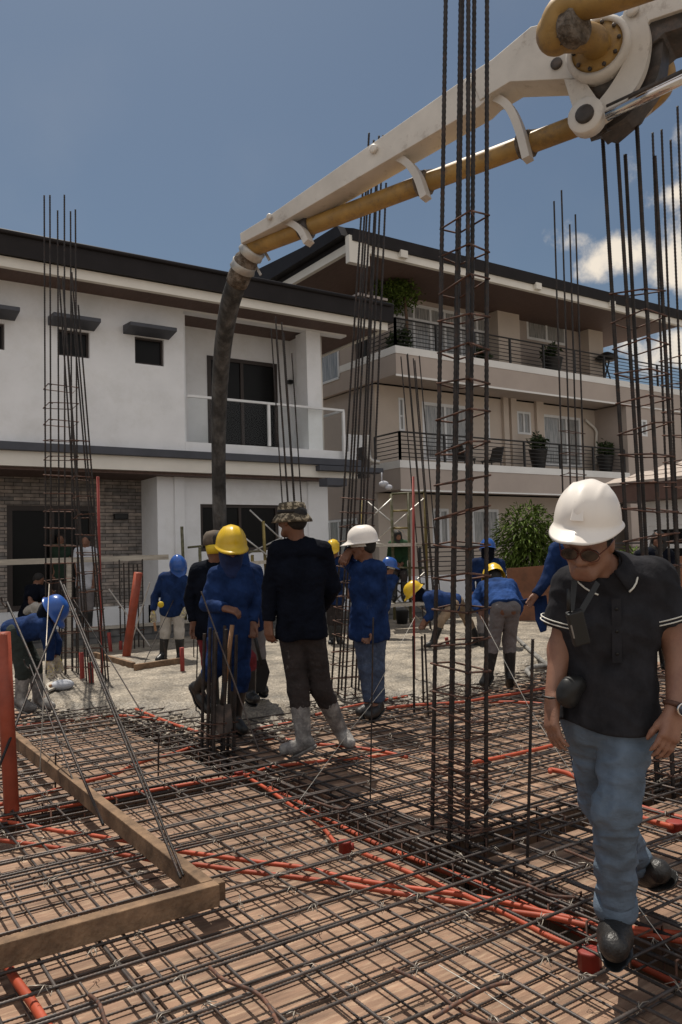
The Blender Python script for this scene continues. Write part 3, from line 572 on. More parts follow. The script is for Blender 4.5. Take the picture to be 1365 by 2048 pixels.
# floors and interior blocks keep the openings dark
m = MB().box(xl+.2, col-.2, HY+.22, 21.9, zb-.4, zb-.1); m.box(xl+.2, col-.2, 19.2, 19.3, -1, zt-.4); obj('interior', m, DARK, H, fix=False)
f = window(H, door[0], door[1], z_fl, door[3], YB_-.02, FRAME, GLASS, .09, mull=(.48,), name='sliding_door')
for i, q in enumerate(wins):
    window(H, *q, HY+.08, FRAME, GLASS, .04)
for a in ((-50, 603, 41, 628), (108, 622, 203, 650), (261, 640, 355, 668)):
    x0, x1, z0, z1 = rectpx(*a, HY-.45); m = MB().extr([(x0, HY-.45, z0+.05), (x0+.0, HY-.003, z0-.02), (x0+.0, HY-.003, z0+.16), (x0, HY-.45, z0+.13)], (x1-x0, 0, 0)); obj('window_canopy', m, DGREY, H, bevel=.01)
# band and fascia under the upper storey
x_end = PY(722, 916, HY-.2)[0]
z1_, z2_, z3_ = PY(0, 881, HY-.22)[2], PY(0, 898, HY-.22)[2], PY(0, 930, HY-.12)[2]
m = MB().box(xl-1, x_end, HY-.22, HY+.1, z2_, z1_); obj('ledge', m, DGREY, H, bevel=.01)
m = MB().box(xl-1, x_end-.05, HY-.12, 17.2, z3_, z2_-.002); obj('floor_band', m, CREAMW, H, fix=False)
m = MB().box(xr0+.002, x_end-.08, HY-.004, HY+.3, z1_-.3, z_fl+.02); m.box(col+.01, x_end-.08, HY+.301, 17.1, z1_, z_fl-.02); obj('balcony_slab', m, WHITE, H, fix=False)
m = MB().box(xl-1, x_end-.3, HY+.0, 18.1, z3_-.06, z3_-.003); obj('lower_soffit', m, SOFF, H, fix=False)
# roof
EY = 15.05; xre = PY(775, 620, EY)[0]
zr0, zr1, zr2, zr3 = PY(0, 457, EY)[2], PY(0, 510, EY)[2], PY(0, 531, EY)[2], 0
m = MB().extr([(xl-1, EY-.10, zr1), (xl-1, EY-.15, zr0-.06), (xl-1, EY-.02, zr0), (xl-1, 22.4, zr0+.9), (xl-1, 22.4, zr0+.6), (xl-1, EY+.1, zr1+.02)], (xre-xl+1.1, 0, 0)); obj('roof', m, ROOFD, H)
m = MB().box(xl-1, xre, EY, EY+.12, zr2, zr1-.003); m.box(xre-.12, xre-.002, EY+.12, 22.3, zr2, zr1-.003); obj('fascia', m, CREAMW, H, fix=False)
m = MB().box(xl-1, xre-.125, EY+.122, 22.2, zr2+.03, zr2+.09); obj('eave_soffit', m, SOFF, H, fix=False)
m = MB()
for i in range(4):
    x = xre-.1-.22*i; m.box(x-.19, x, EY-.16, EY+1.2, zr0-.01, zr0+.045+(i % 2)*.01)
obj('ridge_tile', m, M('tile_edge', (.35, .30, .27), .7, .1, 5), H, fix=False)
# balcony railing
RY = HY-.1; za, zb2 = PY(372, 789, RY)[2], z_fl+.02; xe = PY(688, 818, RY)[0]
m = MB().box(xr0+.02, xe, RY-.03, RY+.03, za-.05, za); m.box(xe-.05, xe+.01, RY-.028, RY+.028, zb2-.2, za-.051)
x = PY(538, 830, RY)[0]; m.box(x-.03, x+.03, RY-.025, RY+.025, zb2, za-.051); m.box(xe-.05, xe+.01, RY+.03, 16.95, za-.05, za-.002)
rl = obj('balcony_rail', m, ALU, H, fix=False)
gm = bpy.data.materials.new('clear_glass'); gm.use_nodes = True; nn = gm.node_tree.nodes; ll = gm.node_tree.links; nn.remove(nn['Principled BSDF'])
tr = nn.new('ShaderNodeBsdfTransparent'); gl = nn.new('ShaderNodeBsdfGlossy'); gl.inputs['Roughness'].default_value = .03; ms = nn.new('ShaderNodeMixShader'); ms.inputs[0].default_value = .006
tr.inputs[0].default_value = (.99, 1, 1, 1); ll.new(tr.outputs[0], ms.inputs[1]); ll.new(gl.outputs[0], ms.inputs[2]); ll.new(ms.outputs[0], nn['Material Output'].inputs[0])
obj('glass_panel', MB().box(xr0+.03, xe-.06, RY-.002, RY+.002, zb2+.01, za-.052), gm, rl, fix=False)
x0, x1, z0, z1 = rectpx(576, 760, 600, 770, YB_-.06); obj('wall_lamp', MB().box(x0, x1, YB_-.12, YB_-.003, z0, z1), BLACK, H, bevel=.008)
# ground floor
GYs, GYw = 17.2, 16.25; zs = z3_-.04
gd = rectpx(14, 1010, 192, 1214, GYs); gw = rectpx(401, 1008, 560, 1100, GYw); xs_ = PY(315, 1000, GYw)[0]; xg1 = PY(652, 1000, GYw)[0]; zsill = gd[2]
m = wall_holes(MB(), xl, xs_, zsill, zs, GYs, GYs+.2, [(gd[0], gd[1], zsill, gd[3])]); obj('stone_wall', m, STONE, H, fix=False)
m = wall_holes(MB(), xs_, xg1, zsill-.02, zs, GYw, GYw+.2, [gw]); m.box(xs_, xs_+.15, GYw+.2, GYs-.003, zsill, zs); m.box(xg1-.2, xg1-.003, GYw+.2, 22, -3, zs)
x = PY(350, 1000, GYw-.05)[0]; m.box(x, x+.22, GYw-.06, GYw-.002, zsill, zs); x = PY(617, 1000, GYw-.05)[0]; m.box(x, xg1+.02, GYw-.06, GYw-.002, zsill, zs)
m.box(xl, xs_, GYs-.35, GYs-.003, -.6, zsill); m.box(xs_+.002, xg1-.01, GYw-.08, GYw+.2, -.6, zsill-.022); obj('ground_floor_wall', m, WHITE, H, fix=False)
window(H, *gd, GYs+.03, FRAME, GLASS, .11, mull=(.5,), name='entrance_door')
f = window(H, *gw, GYw+.05, FRAME, GLASS, .07, mull=(.5,))
m = MB()
zz = gw[2]+.1
while zz < gw[3]-.1: m.box(gw[0]+.1, gw[1]-.1, GYw+.10, GYw+.12, zz, zz+.035); zz += .09
obj('louvre', m, FRAME, f, fix=False)
x0, x1, z0, z1 = rectpx(230, 1027, 257, 1038, GYs-.1); obj('wall_lamp', MB().box(x0, x1, GYs-.12, GYs-.003, z0, z1), BLACK, H, bevel=.008)
x = PY(648, 800, HY)[0]; obj('downpipe', MB().tube([(x+.16, HY+.35, zr2), (x+.16, HY+.35, z_fl-.1)], .04, 8), CREAMW, H, fix=False)
obj('gutter', MB().tube([(xl-1, EY-.17, zr0-.10), (xre, EY-.17, zr0-.10)], .045, 8), ROOFD, H, fix=False)
# perimeter wall of hollow blocks with a light coping
pz = PY(250, 1250, 14.3)[2]
W_ = thing('block_wall', 'low grey hollow block wall with pale coping before the white house', 'wall', (5, 14.3, -.5))
obj('wall', MB().box(-1.5, 16, 14.25, 14.4, -3, pz-.045), CHB, W_, fix=False); obj('coping', MB().box(-1.5, 8.3, 14.2, 14.45, pz-.043, pz), PLANK, W_, fix=False)
# white-blue plinth right of the house
o = obj('low_wall', MB().box(9.5, 26, 16.35, 16.5, -3, PY(560, 1165, 16.4)[2]), WHITE, fix=False); tag(o, 'low pale wall between the block wall and the taupe building', 'wall')
# plank barrier in front of house
zq = PY(168, 1119, 13.6); o = obj('plank_rail', MB().beam((.5, 13.6, PY(-30, 1128, 13.6)[2]), (PY(337, 1114, 13.6)[0], 13.6, PY(337, 1114, 13.6)[2]), .04, .09), PLANK, fix=False); tag(o, 'long pale plank rail across the stone clad entrance', 'plank')
x = PY(140, 1150, 13.62)[0]; o = obj('plank_post', MB().box(x-.04, x+.04, 13.62, 13.68, -.1, zq[2]-.05), PLANK, fix=False); tag(o, 'upright pale post under the plank rail', 'post')
# ------------------------------------------------------------------ taupe building
BY = 18.0; WY = 19.4
T_ = thing('taupe_building', 'three storey taupe building with two long balconies and a dark overhanging roof', 'building', (20, 20, -3.2))
bx = PY(791.6, 700, BY)[0]; wx = PY(750, 800, WY)[0]; X2 = PY(1255, 850, BY)[0]; XE = 36
u0, u1, u2 = PY(791.6, 690.7, BY)[2], PY(791.6, 705.5, BY)[2], PY(793, 747.4, BY)[2]
l0, l1, l2 = PY(801, 920, BY)[2], PY(801, 935, BY)[2], PY(801, 978, BY)[2]
bl = PY(801, 930, BY)[0]
ez = PY(756, 509, 16.9)[2]
# walls
mw = rectpx(1053, 637, 1133, 692, WY); xcl = PY(990, 650, WY)[0]
midw = [rectpx(797, 795, 810, 862, WY), rectpx(844, 803, 942, 925, WY), rectpx(968, 812, 981, 880, WY), rectpx(1034, 822, 1063, 870, WY), rectpx(1085, 828, 1165, 936, WY)]
grw = [rectpx(864, 1017, 900, 1092, WY), rectpx(944, 1018, 1000, 1092, WY)]
ug = (PY(785, 590, WY)[0], xcl-.05, u0, ez-.12)
XC = PY(1198, 650, WY)[0]; REX = PY(1372, 655, 16.9)[0]; REY = 31.0
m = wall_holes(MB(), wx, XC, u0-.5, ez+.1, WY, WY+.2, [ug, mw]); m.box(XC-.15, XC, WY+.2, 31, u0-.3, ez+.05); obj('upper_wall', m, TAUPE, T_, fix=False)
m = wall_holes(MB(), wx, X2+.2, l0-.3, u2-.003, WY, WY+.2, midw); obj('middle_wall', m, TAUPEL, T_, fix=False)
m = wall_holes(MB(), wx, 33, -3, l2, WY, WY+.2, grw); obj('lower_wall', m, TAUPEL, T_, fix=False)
rw = rectpx(1276, 838, 1297, 873, BY)
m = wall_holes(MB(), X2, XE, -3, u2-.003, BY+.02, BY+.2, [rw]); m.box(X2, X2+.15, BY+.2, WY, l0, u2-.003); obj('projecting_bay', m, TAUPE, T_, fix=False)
lw_ = [(19.8, 23.5)]
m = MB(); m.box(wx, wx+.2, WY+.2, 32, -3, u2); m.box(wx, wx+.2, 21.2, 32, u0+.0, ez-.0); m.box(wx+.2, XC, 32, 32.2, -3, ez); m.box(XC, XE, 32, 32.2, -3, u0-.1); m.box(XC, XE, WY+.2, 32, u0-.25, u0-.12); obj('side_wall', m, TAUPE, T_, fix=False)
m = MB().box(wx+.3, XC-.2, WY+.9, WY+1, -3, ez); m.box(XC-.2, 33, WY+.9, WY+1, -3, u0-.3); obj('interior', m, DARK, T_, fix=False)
# left windows, upper
f = window(T_, 0, 1, 0, 1, 0, ALU, GLASSB) if False else None
def side_window(y0, y1, z0, z1, xx, nm='side_window'):
    m = MB(); m.box(xx-.05, xx-.01, y0, y1, z1-.07, z1); m.box(xx-.05, xx-.01, y0, y1, z0, z0+.07)
    n = 4
    for i in range(n+1): yy = y0+(y1-y0)*i/n; m.box(xx-.048, xx-.01, yy-.03, yy+.03, z0+.07, z1-.07)
    f = obj(nm, m, ALU, T_, fix=False); obj('glass', MB().box(xx-.03, xx-.012, y0, y1, z0+.05, z1-.05), GLASSB, f, fix=False)
obj('upper_side_wall', MB().box(bx+.0, bx+.15, 20.2, 31, u0, ez-.6), TAUPE, T_, fix=False)
side_window(20.9, 26.5, PX(700, 735, bx)[2]-.25, PX(700, 672, bx)[2], bx)
side_window(20.6, 23, ez-1.5, ez-.75, bx)
side_window(20.5, 22.5, 1.1, 2.6, wx)
# balcony slabs
m = MB().box(bx, XE, BY, BY+.15, u2, u1-.002); m.box(bx, bx+.15, BY+.15, 31, u2, u1-.002); m.box(bx+.15, XE-.2, BY+.15, WY+.0, u2+.05, u2+.18); obj('upper_balcony', m, TAUPE, T_, fix=False)
m = MB().box(bx-.02, XE, BY-.02, BY+.2, u1, u0); m.box(bx-.02, bx+.2, BY+.2, 31, u1, u0); m.box(bx-.02, XE, BY-.02, BY+.01, u2-.06, u2-.003); obj('upper_band', m, BANDW, T_, fix=False)
m = MB().box(bl, X2-.003, BY, BY+.15, l2, l1-.002); m.box(bl, bl+.15, BY+.15, WY+.0, l2, l1-.002); m.box(bl+.15, X2-.2, BY+.15, WY, l2+.05, l2+.18); obj('lower_balcony', m, TAUPE, T_, fix=False)
m = MB().box(bl-.02, X2-.003, BY-.02, BY+.2, l1, l0); m.box(bl-.02, bl+.2, BY+.2, WY, l1, l0); m.box(bl-.02, X2, BY-.02, BY+.01, l2-.05, l2-.003); obj('lower_band', m, BANDW, T_, fix=False)
# columns
m = MB()
for px0, px1 in ((990, 1033), (1170, 1198)):
    a, b = PY(px0, 650, WY-.3)[0], PY(px1, 650, WY-.3)[0]; obj('column', MB().box(a, b, WY-.45, WY-.002, u0-.2, ez+.018), TAUPEL, T_, fix=False)
for px0, px1 in ((1004, 1014), (1019, 1030), (1070, 1084)):
    a, b = PY(px0, 850, WY)[0], PY(px1, 850, WY)[0]; obj('pilaster', MB().box(a, b, WY-.12, WY-.002, l0-.2, u2+.05), TAUPEL, T_, fix=False)
# windows
window(T_, *ug, WY+.04, ALU, GLASSB, .09, mull=(.2, .36, .5, .66, .83), trans=(.74,))
window(T_, *mw, WY+.0, ALU, GLASSB, .09, mull=(.5,), depth=.1)
window(T_, *midw[0], WY, ALU, GLASSB, .06, trans=(.45,)); window(T_, *midw[1], WY, ALU, GLASSB, .1, mull=(.48,)); window(T_, *midw[2], WY, ALU, GLASSB, .06, trans=(.4,)); window(T_, *midw[3], WY, ALU, GLASSB, .07, mull=(.5,)); window(T_, *midw[4], WY, ALU, GLASSB, .09, mull=(.45, .62))
window(T_, *grw[0], WY, ALU, GLASSB, .09, mull=(.5,)); window(T_, *grw[1], WY, ALU, GLASSB, .09, mull=(.5,)); window(T_, *rw, BY+.03, ALU, GLASSB, .07, mull=(.5,))
# roof
ex = PY(700, 500, 16.9)[0]
m = MB()
m.extr([(ex, 16.75, ez+.16), (ex, 16.7, ez+.46), (ex, 17.2, ez+.66), (ex, 33, ez+1.9), (ex, 33, ez+.2)], (REX-ex, 0, 0))
obj('roof', m, ROOFD, T_)
m = MB().extr([(ex-.25, 16.9, ez+.3), (ex-.25, 33, ez+.3), (ex-.25, 33, ez+.75), (ex-.25, 17.1, ez+.62)], (.25, 0, 0)); obj('roof_edge', m, ROOFD, T_)
m = MB().box(ex, REX, 16.82, 16.95, ez-.06, ez+.157); m.box(ex+.002, ex+.13, 16.95, 32.8, ez-.06, ez+.157); m.box(ex-.1, ex+.55, 16.78, 16.95, ez-.42, ez+.3); obj('fascia', m, CREAMW, T_, fix=False)
m = MB()
for px in (808, 1075, 1222):
    x = PY(px, 600, 16.8)[0]; m.box(x-.12, x+.12, 16.7, 16.82, ez+.0, ez+.2); obj('gutter_block', m, CREAMW, T_, fix=False); m = MB()
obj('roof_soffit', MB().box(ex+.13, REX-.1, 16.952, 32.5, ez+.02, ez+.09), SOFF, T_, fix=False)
# railings
def railing(name, segs, z0, z1, nb, label_parent):
    m = MB()
    for (a, b, posts) in segs:
        a = np.array(a, float); b = np.array(b, float)
        for k in range(nb): z = z0+.12+(z1-z0-.12)*k/(nb-1) if k < nb-1 else z1; m.tube([(*a, z), (*b, z)], .028 if k == nb-1 else .014, 5)
        for q in posts: p = a+(b-a)*q; m.box(p[0]-.03, p[0]+.03, p[1]-.03, p[1]+.03, z0-.05, z1)
    return obj(name, m, RAIL, label_parent, fix=False)
ry = BY+.12; uz = PY(791, 636, ry)[2]; lz = PY(798, 863, ry)[2]; k = 33-bx
railing('upper_railing', [((bx+.1, ry), (33, ry), [i/12 for i in range(13)]), ((bx+.1, ry), (bx+.1, 19.6), [0, 1])], u0, uz, 7, T_)
railing('lower_railing', [((bl+.1, ry), (X2-.1, ry), [i/6 for i in range(7)]), ((bl+.1, ry), (bl+.1, 19.3), [0, 1])], l0, lz, 7, T_)
railing('ground_railing', [((PY(840, 1100, 17.2)[0], 17.2), (24, 17.2), [0, .2, .4, .6, .8, 1])], PY(900, 1150, 17.2)[2], PY(900, 1094, 17.2)[2], 6, T_)
obj('drain_pipe', MB().tube(smooth_path([PY(1172, 840, WY-.1), PY(1192, 860, WY-.1), PY(1193, 880, WY-.1), PY(1193, 930, WY-.1)]), .045, 8), CREAMW, T_, fix=False)
# plants on balconies
def leafblob(name, c, rad, n, size, mat, parent=None, seed=1, long=1.6, squash=1.0):
    r = random.Random(seed); m = MB(); cl = [(r.gauss(0, .45), r.gauss(0, .45), r.gauss(0, .45)) for _ in range(9)]
    for i in range(n):
        q = cl[r.randrange(9)]; p = np.array([q[k_]+r.gauss(0, .28) for k_ in range(3)]); nn_ = np.linalg.norm(p)
        if nn_ > 1.15: p = p/nn_*1.15*r.uniform(.8, 1)
        p = np.array(c)+p*np.array(rad); d = np.array([r.gauss(0, 1), r.gauss(0, 1), r.gauss(-.1, .8)]); d /= np.linalg.norm(d); s_ = np.cross(d, [r.gauss(0, 1), r.gauss(0, 1), r.gauss(0, 1)]); s_ /= np.linalg.norm(s_)+1e-9; z = size*r.uniform(.6, 1.3)
        m.add([p, p+d*z*long*.5+s_*z*.3, p+d*z*long, p+d*z*long*.5-s_*z*.3], [(0, 1, 2, 3)])
    return obj(name, m, mat, parent, fix=False)
def potted(px, py_top, py_bot, Y, w, label, seed, bottom, ph=.6):
    c = PY(px, py_bot, Y); ztop = PY(px, py_top, Y)[2]; zb_ = bottom; hp = (ztop-zb_)*ph; r_ = thing('potted_plant', label, 'plant', (c[0], Y, zb_))
    obj('pot', MB().lathe((c[0], Y, zb_), [(w*.55, 0), (w*.62, hp*.3), (w*.95, hp*.95), (w, hp), (w*.85, hp), (w*.8, hp*.9)], 14), POT, r_)
    leafblob('foliage', (c[0], Y, zb_+hp+(ztop-zb_-hp)*.45), (w*.85, w*.85, (ztop-zb_-hp)*.5), 500, .11, LEAFD, r_, seed)
potted(1078, 862, 936, 18.6, .33, 'potted shrub in tall black pot on the lower balcony, nearest its middle', 3, l0-.25)
potted(1212, 878, 940, 18.7, .33, 'potted shrub in tall black pot at the right end of the lower balcony', 4, l0-.25)
potted(1106, 692, 750, 18.6, .38, 'dark potted plant behind the upper balcony railing', 5, u0-.25, .65)
potted(800, 655, 700, 18.7, .4, 'low potted plant at the corner of the upper balcony', 6, u0-.2, .3)
potted(968, 690, 730, 18.6, .22, 'small potted plant behind the tall cage on the upper balcony', 7, u0-.2, .4)
tr_ = thing('balcony_tree', 'leafy potted tree at the corner of the upper balcony under the roof', 'tree', (PY(812, 650, 18.7)[0], 18.7, u0))
cx_ = PY(812, 650, 18.7)[0]
obj('trunk', MB().tube([(cx_, 18.7, u0-.1), (cx_+.05, 18.7, u0+1.0), (cx_-.05, 18.65, u0+1.7), (cx_, 18.6, u0+2.2)], .05, 6, rs=[.06, .05, .04, .02]), PLYD, tr_)
leafblob('crown', tuple(PY(798, 580, 18.6)), (.8, .6, .62), 2600, .085, LEAF, tr_, 11); 
for i, (px_, d_) in enumerate(((930, 'left'), (983, 'right'))):
    c = PY(px_, 915, 18.8); r_ = thing('balcony_chair', 'black wicker balcony chair on the %s of the small table' % d_, 'chair', (c[0], 18.8, l0-.2)); s_ = 1 if i else -1
    obj('seat', MB().box(c[0]-.25, c[0]+.25, 18.55, 19.05, l0+.22, l0+.28), RAIL, r_, bevel=.02)
    obj('backrest', MB().extr([(c[0]+s_*.22, 18.55, l0+.28), (c[0]+s_*.36, 18.55, l0+.70), (c[0]+s_*.32, 18.55, l0+.72), (c[0]+s_*.16, 18.55, l0+.28)], (0, .5, 0)), RAIL, r_)
    for a_ in (-.2, .2):
        for b_ in (18.58, 19.0): obj('leg', MB().tube([(c[0]+a_, b_, l0+.22), (c[0]+a_*1.15, b_, l0-.2)], .02, 5), RAIL, r_)
c = PY(1236, 700, 18.6); r_ = thing('barbecue_grill', 'black kettle shaped grill on crossed legs on the upper balcony', 'grill', (c[0]-.3, 18.6, u0-.2))
g0 = np.array([PY(1213, 700, 18.6)[0], 18.6, u0]); obj('lid', MB().lathe(g0+np.array([0, 0, .95]), [(.1, .22), (.3, .12), (.42, 0), (.3, -.1)], 12), POT, r_)
for s_ in (-1, 1): obj('leg', MB().tube([g0+np.array([s_*.3, 0, -.15]), g0+np.array([-s_*.15, 0, .9])], .03, 5), POT, r_)
# neighbour annex at right
A0 = at(1208, 972, 19.5); XA, ZA = A0[0], A0[2]
S_ = thing('tiled_annex', 'low annex with light brown tiled roof and white wall at right', 'house', (XA, A0[1]-3, -3))
m = MB()
for i in range(13): m.extr([(XA+i*.36, A0[1]-14, ZA+i*.135-.01), (XA+i*.36, A0[1]-14, ZA+i*.135+.045), (XA+i*.36+.44, A0[1]-14, ZA+i*.135+.19), (XA+i*.36+.44, A0[1]-14, ZA+i*.135+.12)], (0, 14-i*.42, 0))
obj('roof', m, TILER, S_)
obj('fascia', MB().box(XA+.06, XA+2, A0[1]-14, A0[1]-.1, ZA-.42, ZA-.02), M('annex_fascia', (.13, .075, .06), .7, .1, 3), S_, fix=False)
ywa = A0[1]-.5; m = MB().box(XA+.75, XA+.95, A0[1]-14, ywa-1.3, -3, ZA-.1); m.box(XA+.75, XA+.95, ywa-.15, ywa, -3, ZA-.1); m.box(XA+.75, XA+.95, ywa-1.3, ywa-.15, ZA-1.0, ZA-.1); m.box(XA+.95, XA+8, ywa-.2, ywa, -3, ZA-.1); obj('wall', m, WHITE, S_, fix=False)
m = MB().box(XA+.78, XA+.86, ywa-.25, ywa-.15, -3, ZA-1.0); m.box(XA+.78, XA+.86, ywa-1.3, ywa-1.2, -3, ZA-1.0); m.box(XA+.78, XA+.86, ywa-1.2, ywa-.25, ZA-1.1, ZA-1.0); m.box(XA+.78, XA+.86, ywa-1.2, ywa-.25, ZA-1.55, ZA-1.45); f = obj('door', m, ALU, S_, fix=False); obj('glass', MB().box(XA+.83, XA+.85, ywa-1.2, ywa-.25, -3, ZA-1.1), GLASS, f, fix=False)
# plywood fence
pts = [(PY(915, 1150, 13.4)), at(1015, 1137, 16.3), at(1100, 1130, 16.0), at(1370, 1112, 15.0), at(1600, 1100, 14.5)]
m = MB()
for a, b in zip(pts[1:-1], pts[2:]):
    m.extr([(a[0], a[1], -.9), (b[0], b[1], -.9), (b[0], b[1], b[2]), (a[0], a[1], a[2])], (.03, .05, 0))
o = obj('board_fence', m, M('red_brown_board', (.20, .085, .045), .8, .2, 2, col2=(.15, .07, .04)), fix=True); tag(o, 'red brown plywood board fence at the far edge of the deck behind the workers', 'fence')
# bush
c = at(1058, 1085, 17.0)
b_ = thing('bamboo_bush', 'bright green leafy bush growing behind the board fence', 'bush', (c[0], c[1], -1))
def bladebush(c, rad, n, seed):
    r = random.Random(seed); m = MB()
    for i in range(n):
        p = np.array([r.gauss(0, .5), r.gauss(0, .5), r.gauss(0, .5)]); nn_ = np.linalg.norm(p); p = p/max(1, nn_/1.05)
        o_ = np.array(c)+p*np.array(rad); d = p*np.array([1, 1, .6])+np.array([r.gauss(0, .5), r.gauss(0, .5), r.gauss(.15, .5)]); d /= np.linalg.norm(d); l = r.uniform(.14, .30)
        s_ = np.cross(d, [0, 0, 1]); s_ = s_/(np.linalg.norm(s_)+1e-9)*l*.085; dr = np.array([0, 0, -l*.35])
        m.add([o_, o_+d*l*.4+s_, o_+d*l*.75+s_*.7+dr*.4, o_+d*l+dr, o_+d*l*.75-s_*.7+dr*.4, o_+d*l*.4-s_], [(0, 1, 2, 3, 4, 5)])
    return m
obj('foliage', bladebush(c, (.62, .55, .72), 2600, 5), LEAF, b_, fix=False)
for i in range(6): obj('stem', MB().tube([(c[0]+rnd.uniform(-.1, .1), c[1], -1), c+np.array([rnd.uniform(-.4, .4), rnd.uniform(-.3, .3), .4])], .015, 5), LEAFD, b_)
c = at(1275, 1105, 15.2); b_ = thing('fern', 'small fern like plant behind the shoulder of the polo man', 'plant', (c[0], c[1], -1)); obj('foliage', bladebush(c+np.array([0, 0, -.3]), (.3, .3, .35), 300, 8), LEAF, b_, fix=False)
# meter box, cables, grey beams between the houses
for (x0, y0, x1, y1, Y, mat, lab, nm, ct) in ((697, 868, 727, 925, 18.9, ALU, 'white meter box on the taupe side wall', 'meter_box', 'box'), (728, 893, 741, 955, 17.5, STEELD, 'grey service post beside the meter box', 'service_post', 'post'),
    (655, 955, 695, 972, 14.9, DGREY, 'grey steel beam end by the slanting cage', 'steel_beam', 'beam'), (640, 930, 768, 946, 15.6, DGREY, 'dark grey canopy beam between the two houses', 'canopy_beam', 'beam')):
    a, b, z0, z1 = rectpx(x0, y0, x1, y1, Y); o = obj(nm, MB().box(a, b, Y, Y+.35, z0, z1), mat, bevel=.01); tag(o, lab, ct)
m = MB().box(PY(655, 1000, 17)[0], PY(745, 1000, 17)[0], 19.5, 19.7, -3, PY(660, 965, 19.5)[2]); o = obj('garden_wall', m, M('dim_tile_wall', (.10, .085, .075), .8, .2, 2)); tag(o, 'dim brown wall in the gap between the houses', 'wall')
o = obj('hanging_cable', MB().tube(smooth_path([at(735, 870, 17), at(737, 900, 17), at(742, 920, 17), at(760, 925, 17)]), .05, 6), GALV); tag(o, 'looped grey conduit cable on the service post', 'cable')
c = at(768, 968, 14.5); m = MB().tube([at(764, 945, 14.5), at(764, 962, 14.5)], .012, 5); m.ball(c, .10, .08, .06, 8, 6); m.ball(c+np.array([.07, -.05, -.06]), .08, .06, .05, 8, 6); o = obj('white_rag', m, TEE); tag(o, 'white rag hanging below the grey canopy beam', 'rag')
# ------------------------------------------------------------------ scaffolds
def scaffold(label, d, posts, rails, braces, planks, rungs=()):
    base = at(*posts[0][1], d); r_ = thing('scaffold', label, 'scaffold', base)
    for p0, p1 in posts: obj('post', MB().tube([at(*p0, d), at(*p1, d)], .028, 6), SCAF if rnd.random() < .5 else SCAFY, r_)
    for p0, p1 in rails: obj('rail', MB().tube([at(*p0, d), at(*p1, d)], .022, 6), SCAF, r_)
    for p0, p1, k_ in braces: obj('brace', MB().tube([at(*p0, d+k_), at(*p1, d+k_)], .016, 5), GALV, r_)
    for p0, p1 in rungs: obj('rung', MB().tube([at(*p0, d), at(*p1, d)], .018, 5), SCAFY, r_)
    for p0, p1 in planks: obj('plank', MB().beam(at(*p0, d), at(*p1, d), .45, .06), PLANK, r_)
scaffold('green steel scaffold with cross braces in front of the louvred window', 14.6,
    [((364, 1053), (372, 1240)), ((400, 1095), (404, 1240)), ((527, 1042), (537, 1245)), ((505, 1110), (508, 1240)), ((480, 1120), (482, 1240))], [((376, 1095), (405, 1092)), ((372, 1180), (535, 1175)), ((480, 1104), (530, 1102))],
    [((480, 1115), (565, 1075), .1), ((470, 1060), (560, 1130), -.1), ((500, 1020), (575, 1090), .2), ((530, 1210), (600, 1130), .1)], [((505, 1126), (560, 1122))])
scaffold('yellow and green scaffold with long galvanised cross braces beside the taupe building', 15.0,
    [((783, 988), (790, 1240)), ((817, 985), (822, 1245)), ((850, 980), (856, 1240)), ((725, 1000), (728, 1240))], [((783, 988), (850, 984)), ((700, 1092), (860, 1090)), ((740, 1134), (855, 1136)), ((760, 1166), (850, 1168))],
    [((725, 995), (848, 1098), .1), ((735, 1042), (783, 998), -.1), ((755, 1078), (850, 996), .0), ((740, 1085), (775, 1090), .1), ((760, 1230), (850, 1145), .05), ((775, 1180), (840, 1240), .2), ((772, 1240), (805, 1140), .1), ((775, 1165), (860, 1230), .15)], [((752, 1091), (842, 1089)), ((780, 1210), (846, 1206))],
    [((786, 1022), (816, 1021)), ((786, 1056), (817, 1056)), ((788, 1090), (818, 1090))])
o = obj('concrete_bucket', MB().lathe(G(805, 1250), [(.10, 0), (.14, .28), (.15, .30), (.12, .30), (.09, .05)], 14), BLACK); tag(o, 'small black bucket on the far side of the wet concrete', 'bucket')
o = obj('cement_bag', MB().ball(G(125, 1370, .08), 0.13, .10, .06, 12, 8), TEE); tag(o, 'pale cement bag lying by the rubber boots at left', 'bag')
o = obj('water_hose', MB().tube(smooth_path([G(1028, 1270, .04), G(1060, 1300, .06), G(1100, 1332, .05), G(1160, 1360, .03)]), .028, 8), HOSEC); tag(o, 'grey hose lying over the concrete to the right', 'hose')
o = obj('water_hose', MB().tube(smooth_path([G(1065, 1355, .04), G(1055, 1340, .08), G(1085, 1332, .06), G(1150, 1338, .06)]), .03, 8), HOSEC); tag(o, 'curled hose end beside the upright bar', 'hose')
#@@BOOM
# ------------------------------------------------------------------ concrete pump boom
B_ = thing('concrete_pump_boom', 'white articulated concrete pump boom with yellow delivery pipe hanging over the site', 'pump boom', at(1200, 160, 4.8))
bT = at(482, 478, 6.35); bE = at(1150, 130, 4.85)
ba = bE-bT; bn = np.cross(ba, [0, 0, 1.0]); bn /= np.linalg.norm(bn)
if bn@CF < 0: bn = -bn                                         # points away from the viewer
def bp(x, y, off=0.0): k = ray(x, y); q = bT+bn*off; return CC+k*((q-CC)@bn/(k@bn))
def plate(name, poly, off, th, mat, parent=None, bevel=.004): return obj(name, MB().extr([bp(x, y, off) for x, y in poly], bn*th), mat, parent or B_, bevel=bevel)
plate('tip_arm', [(480, 467), (482, 487), (560, 447), (960, 212), (1012, 160), (985, 128), (960, 136), (540, 430)], 0, .20, BOOMW)
plate('side_plate', [(940, 147), (985, 118), (1062, 53), (1084, 48), (1110, 60), (1190, 120), (1190, 155), (1020, 163), (960, 200)], -.012, .224, BOOMW)
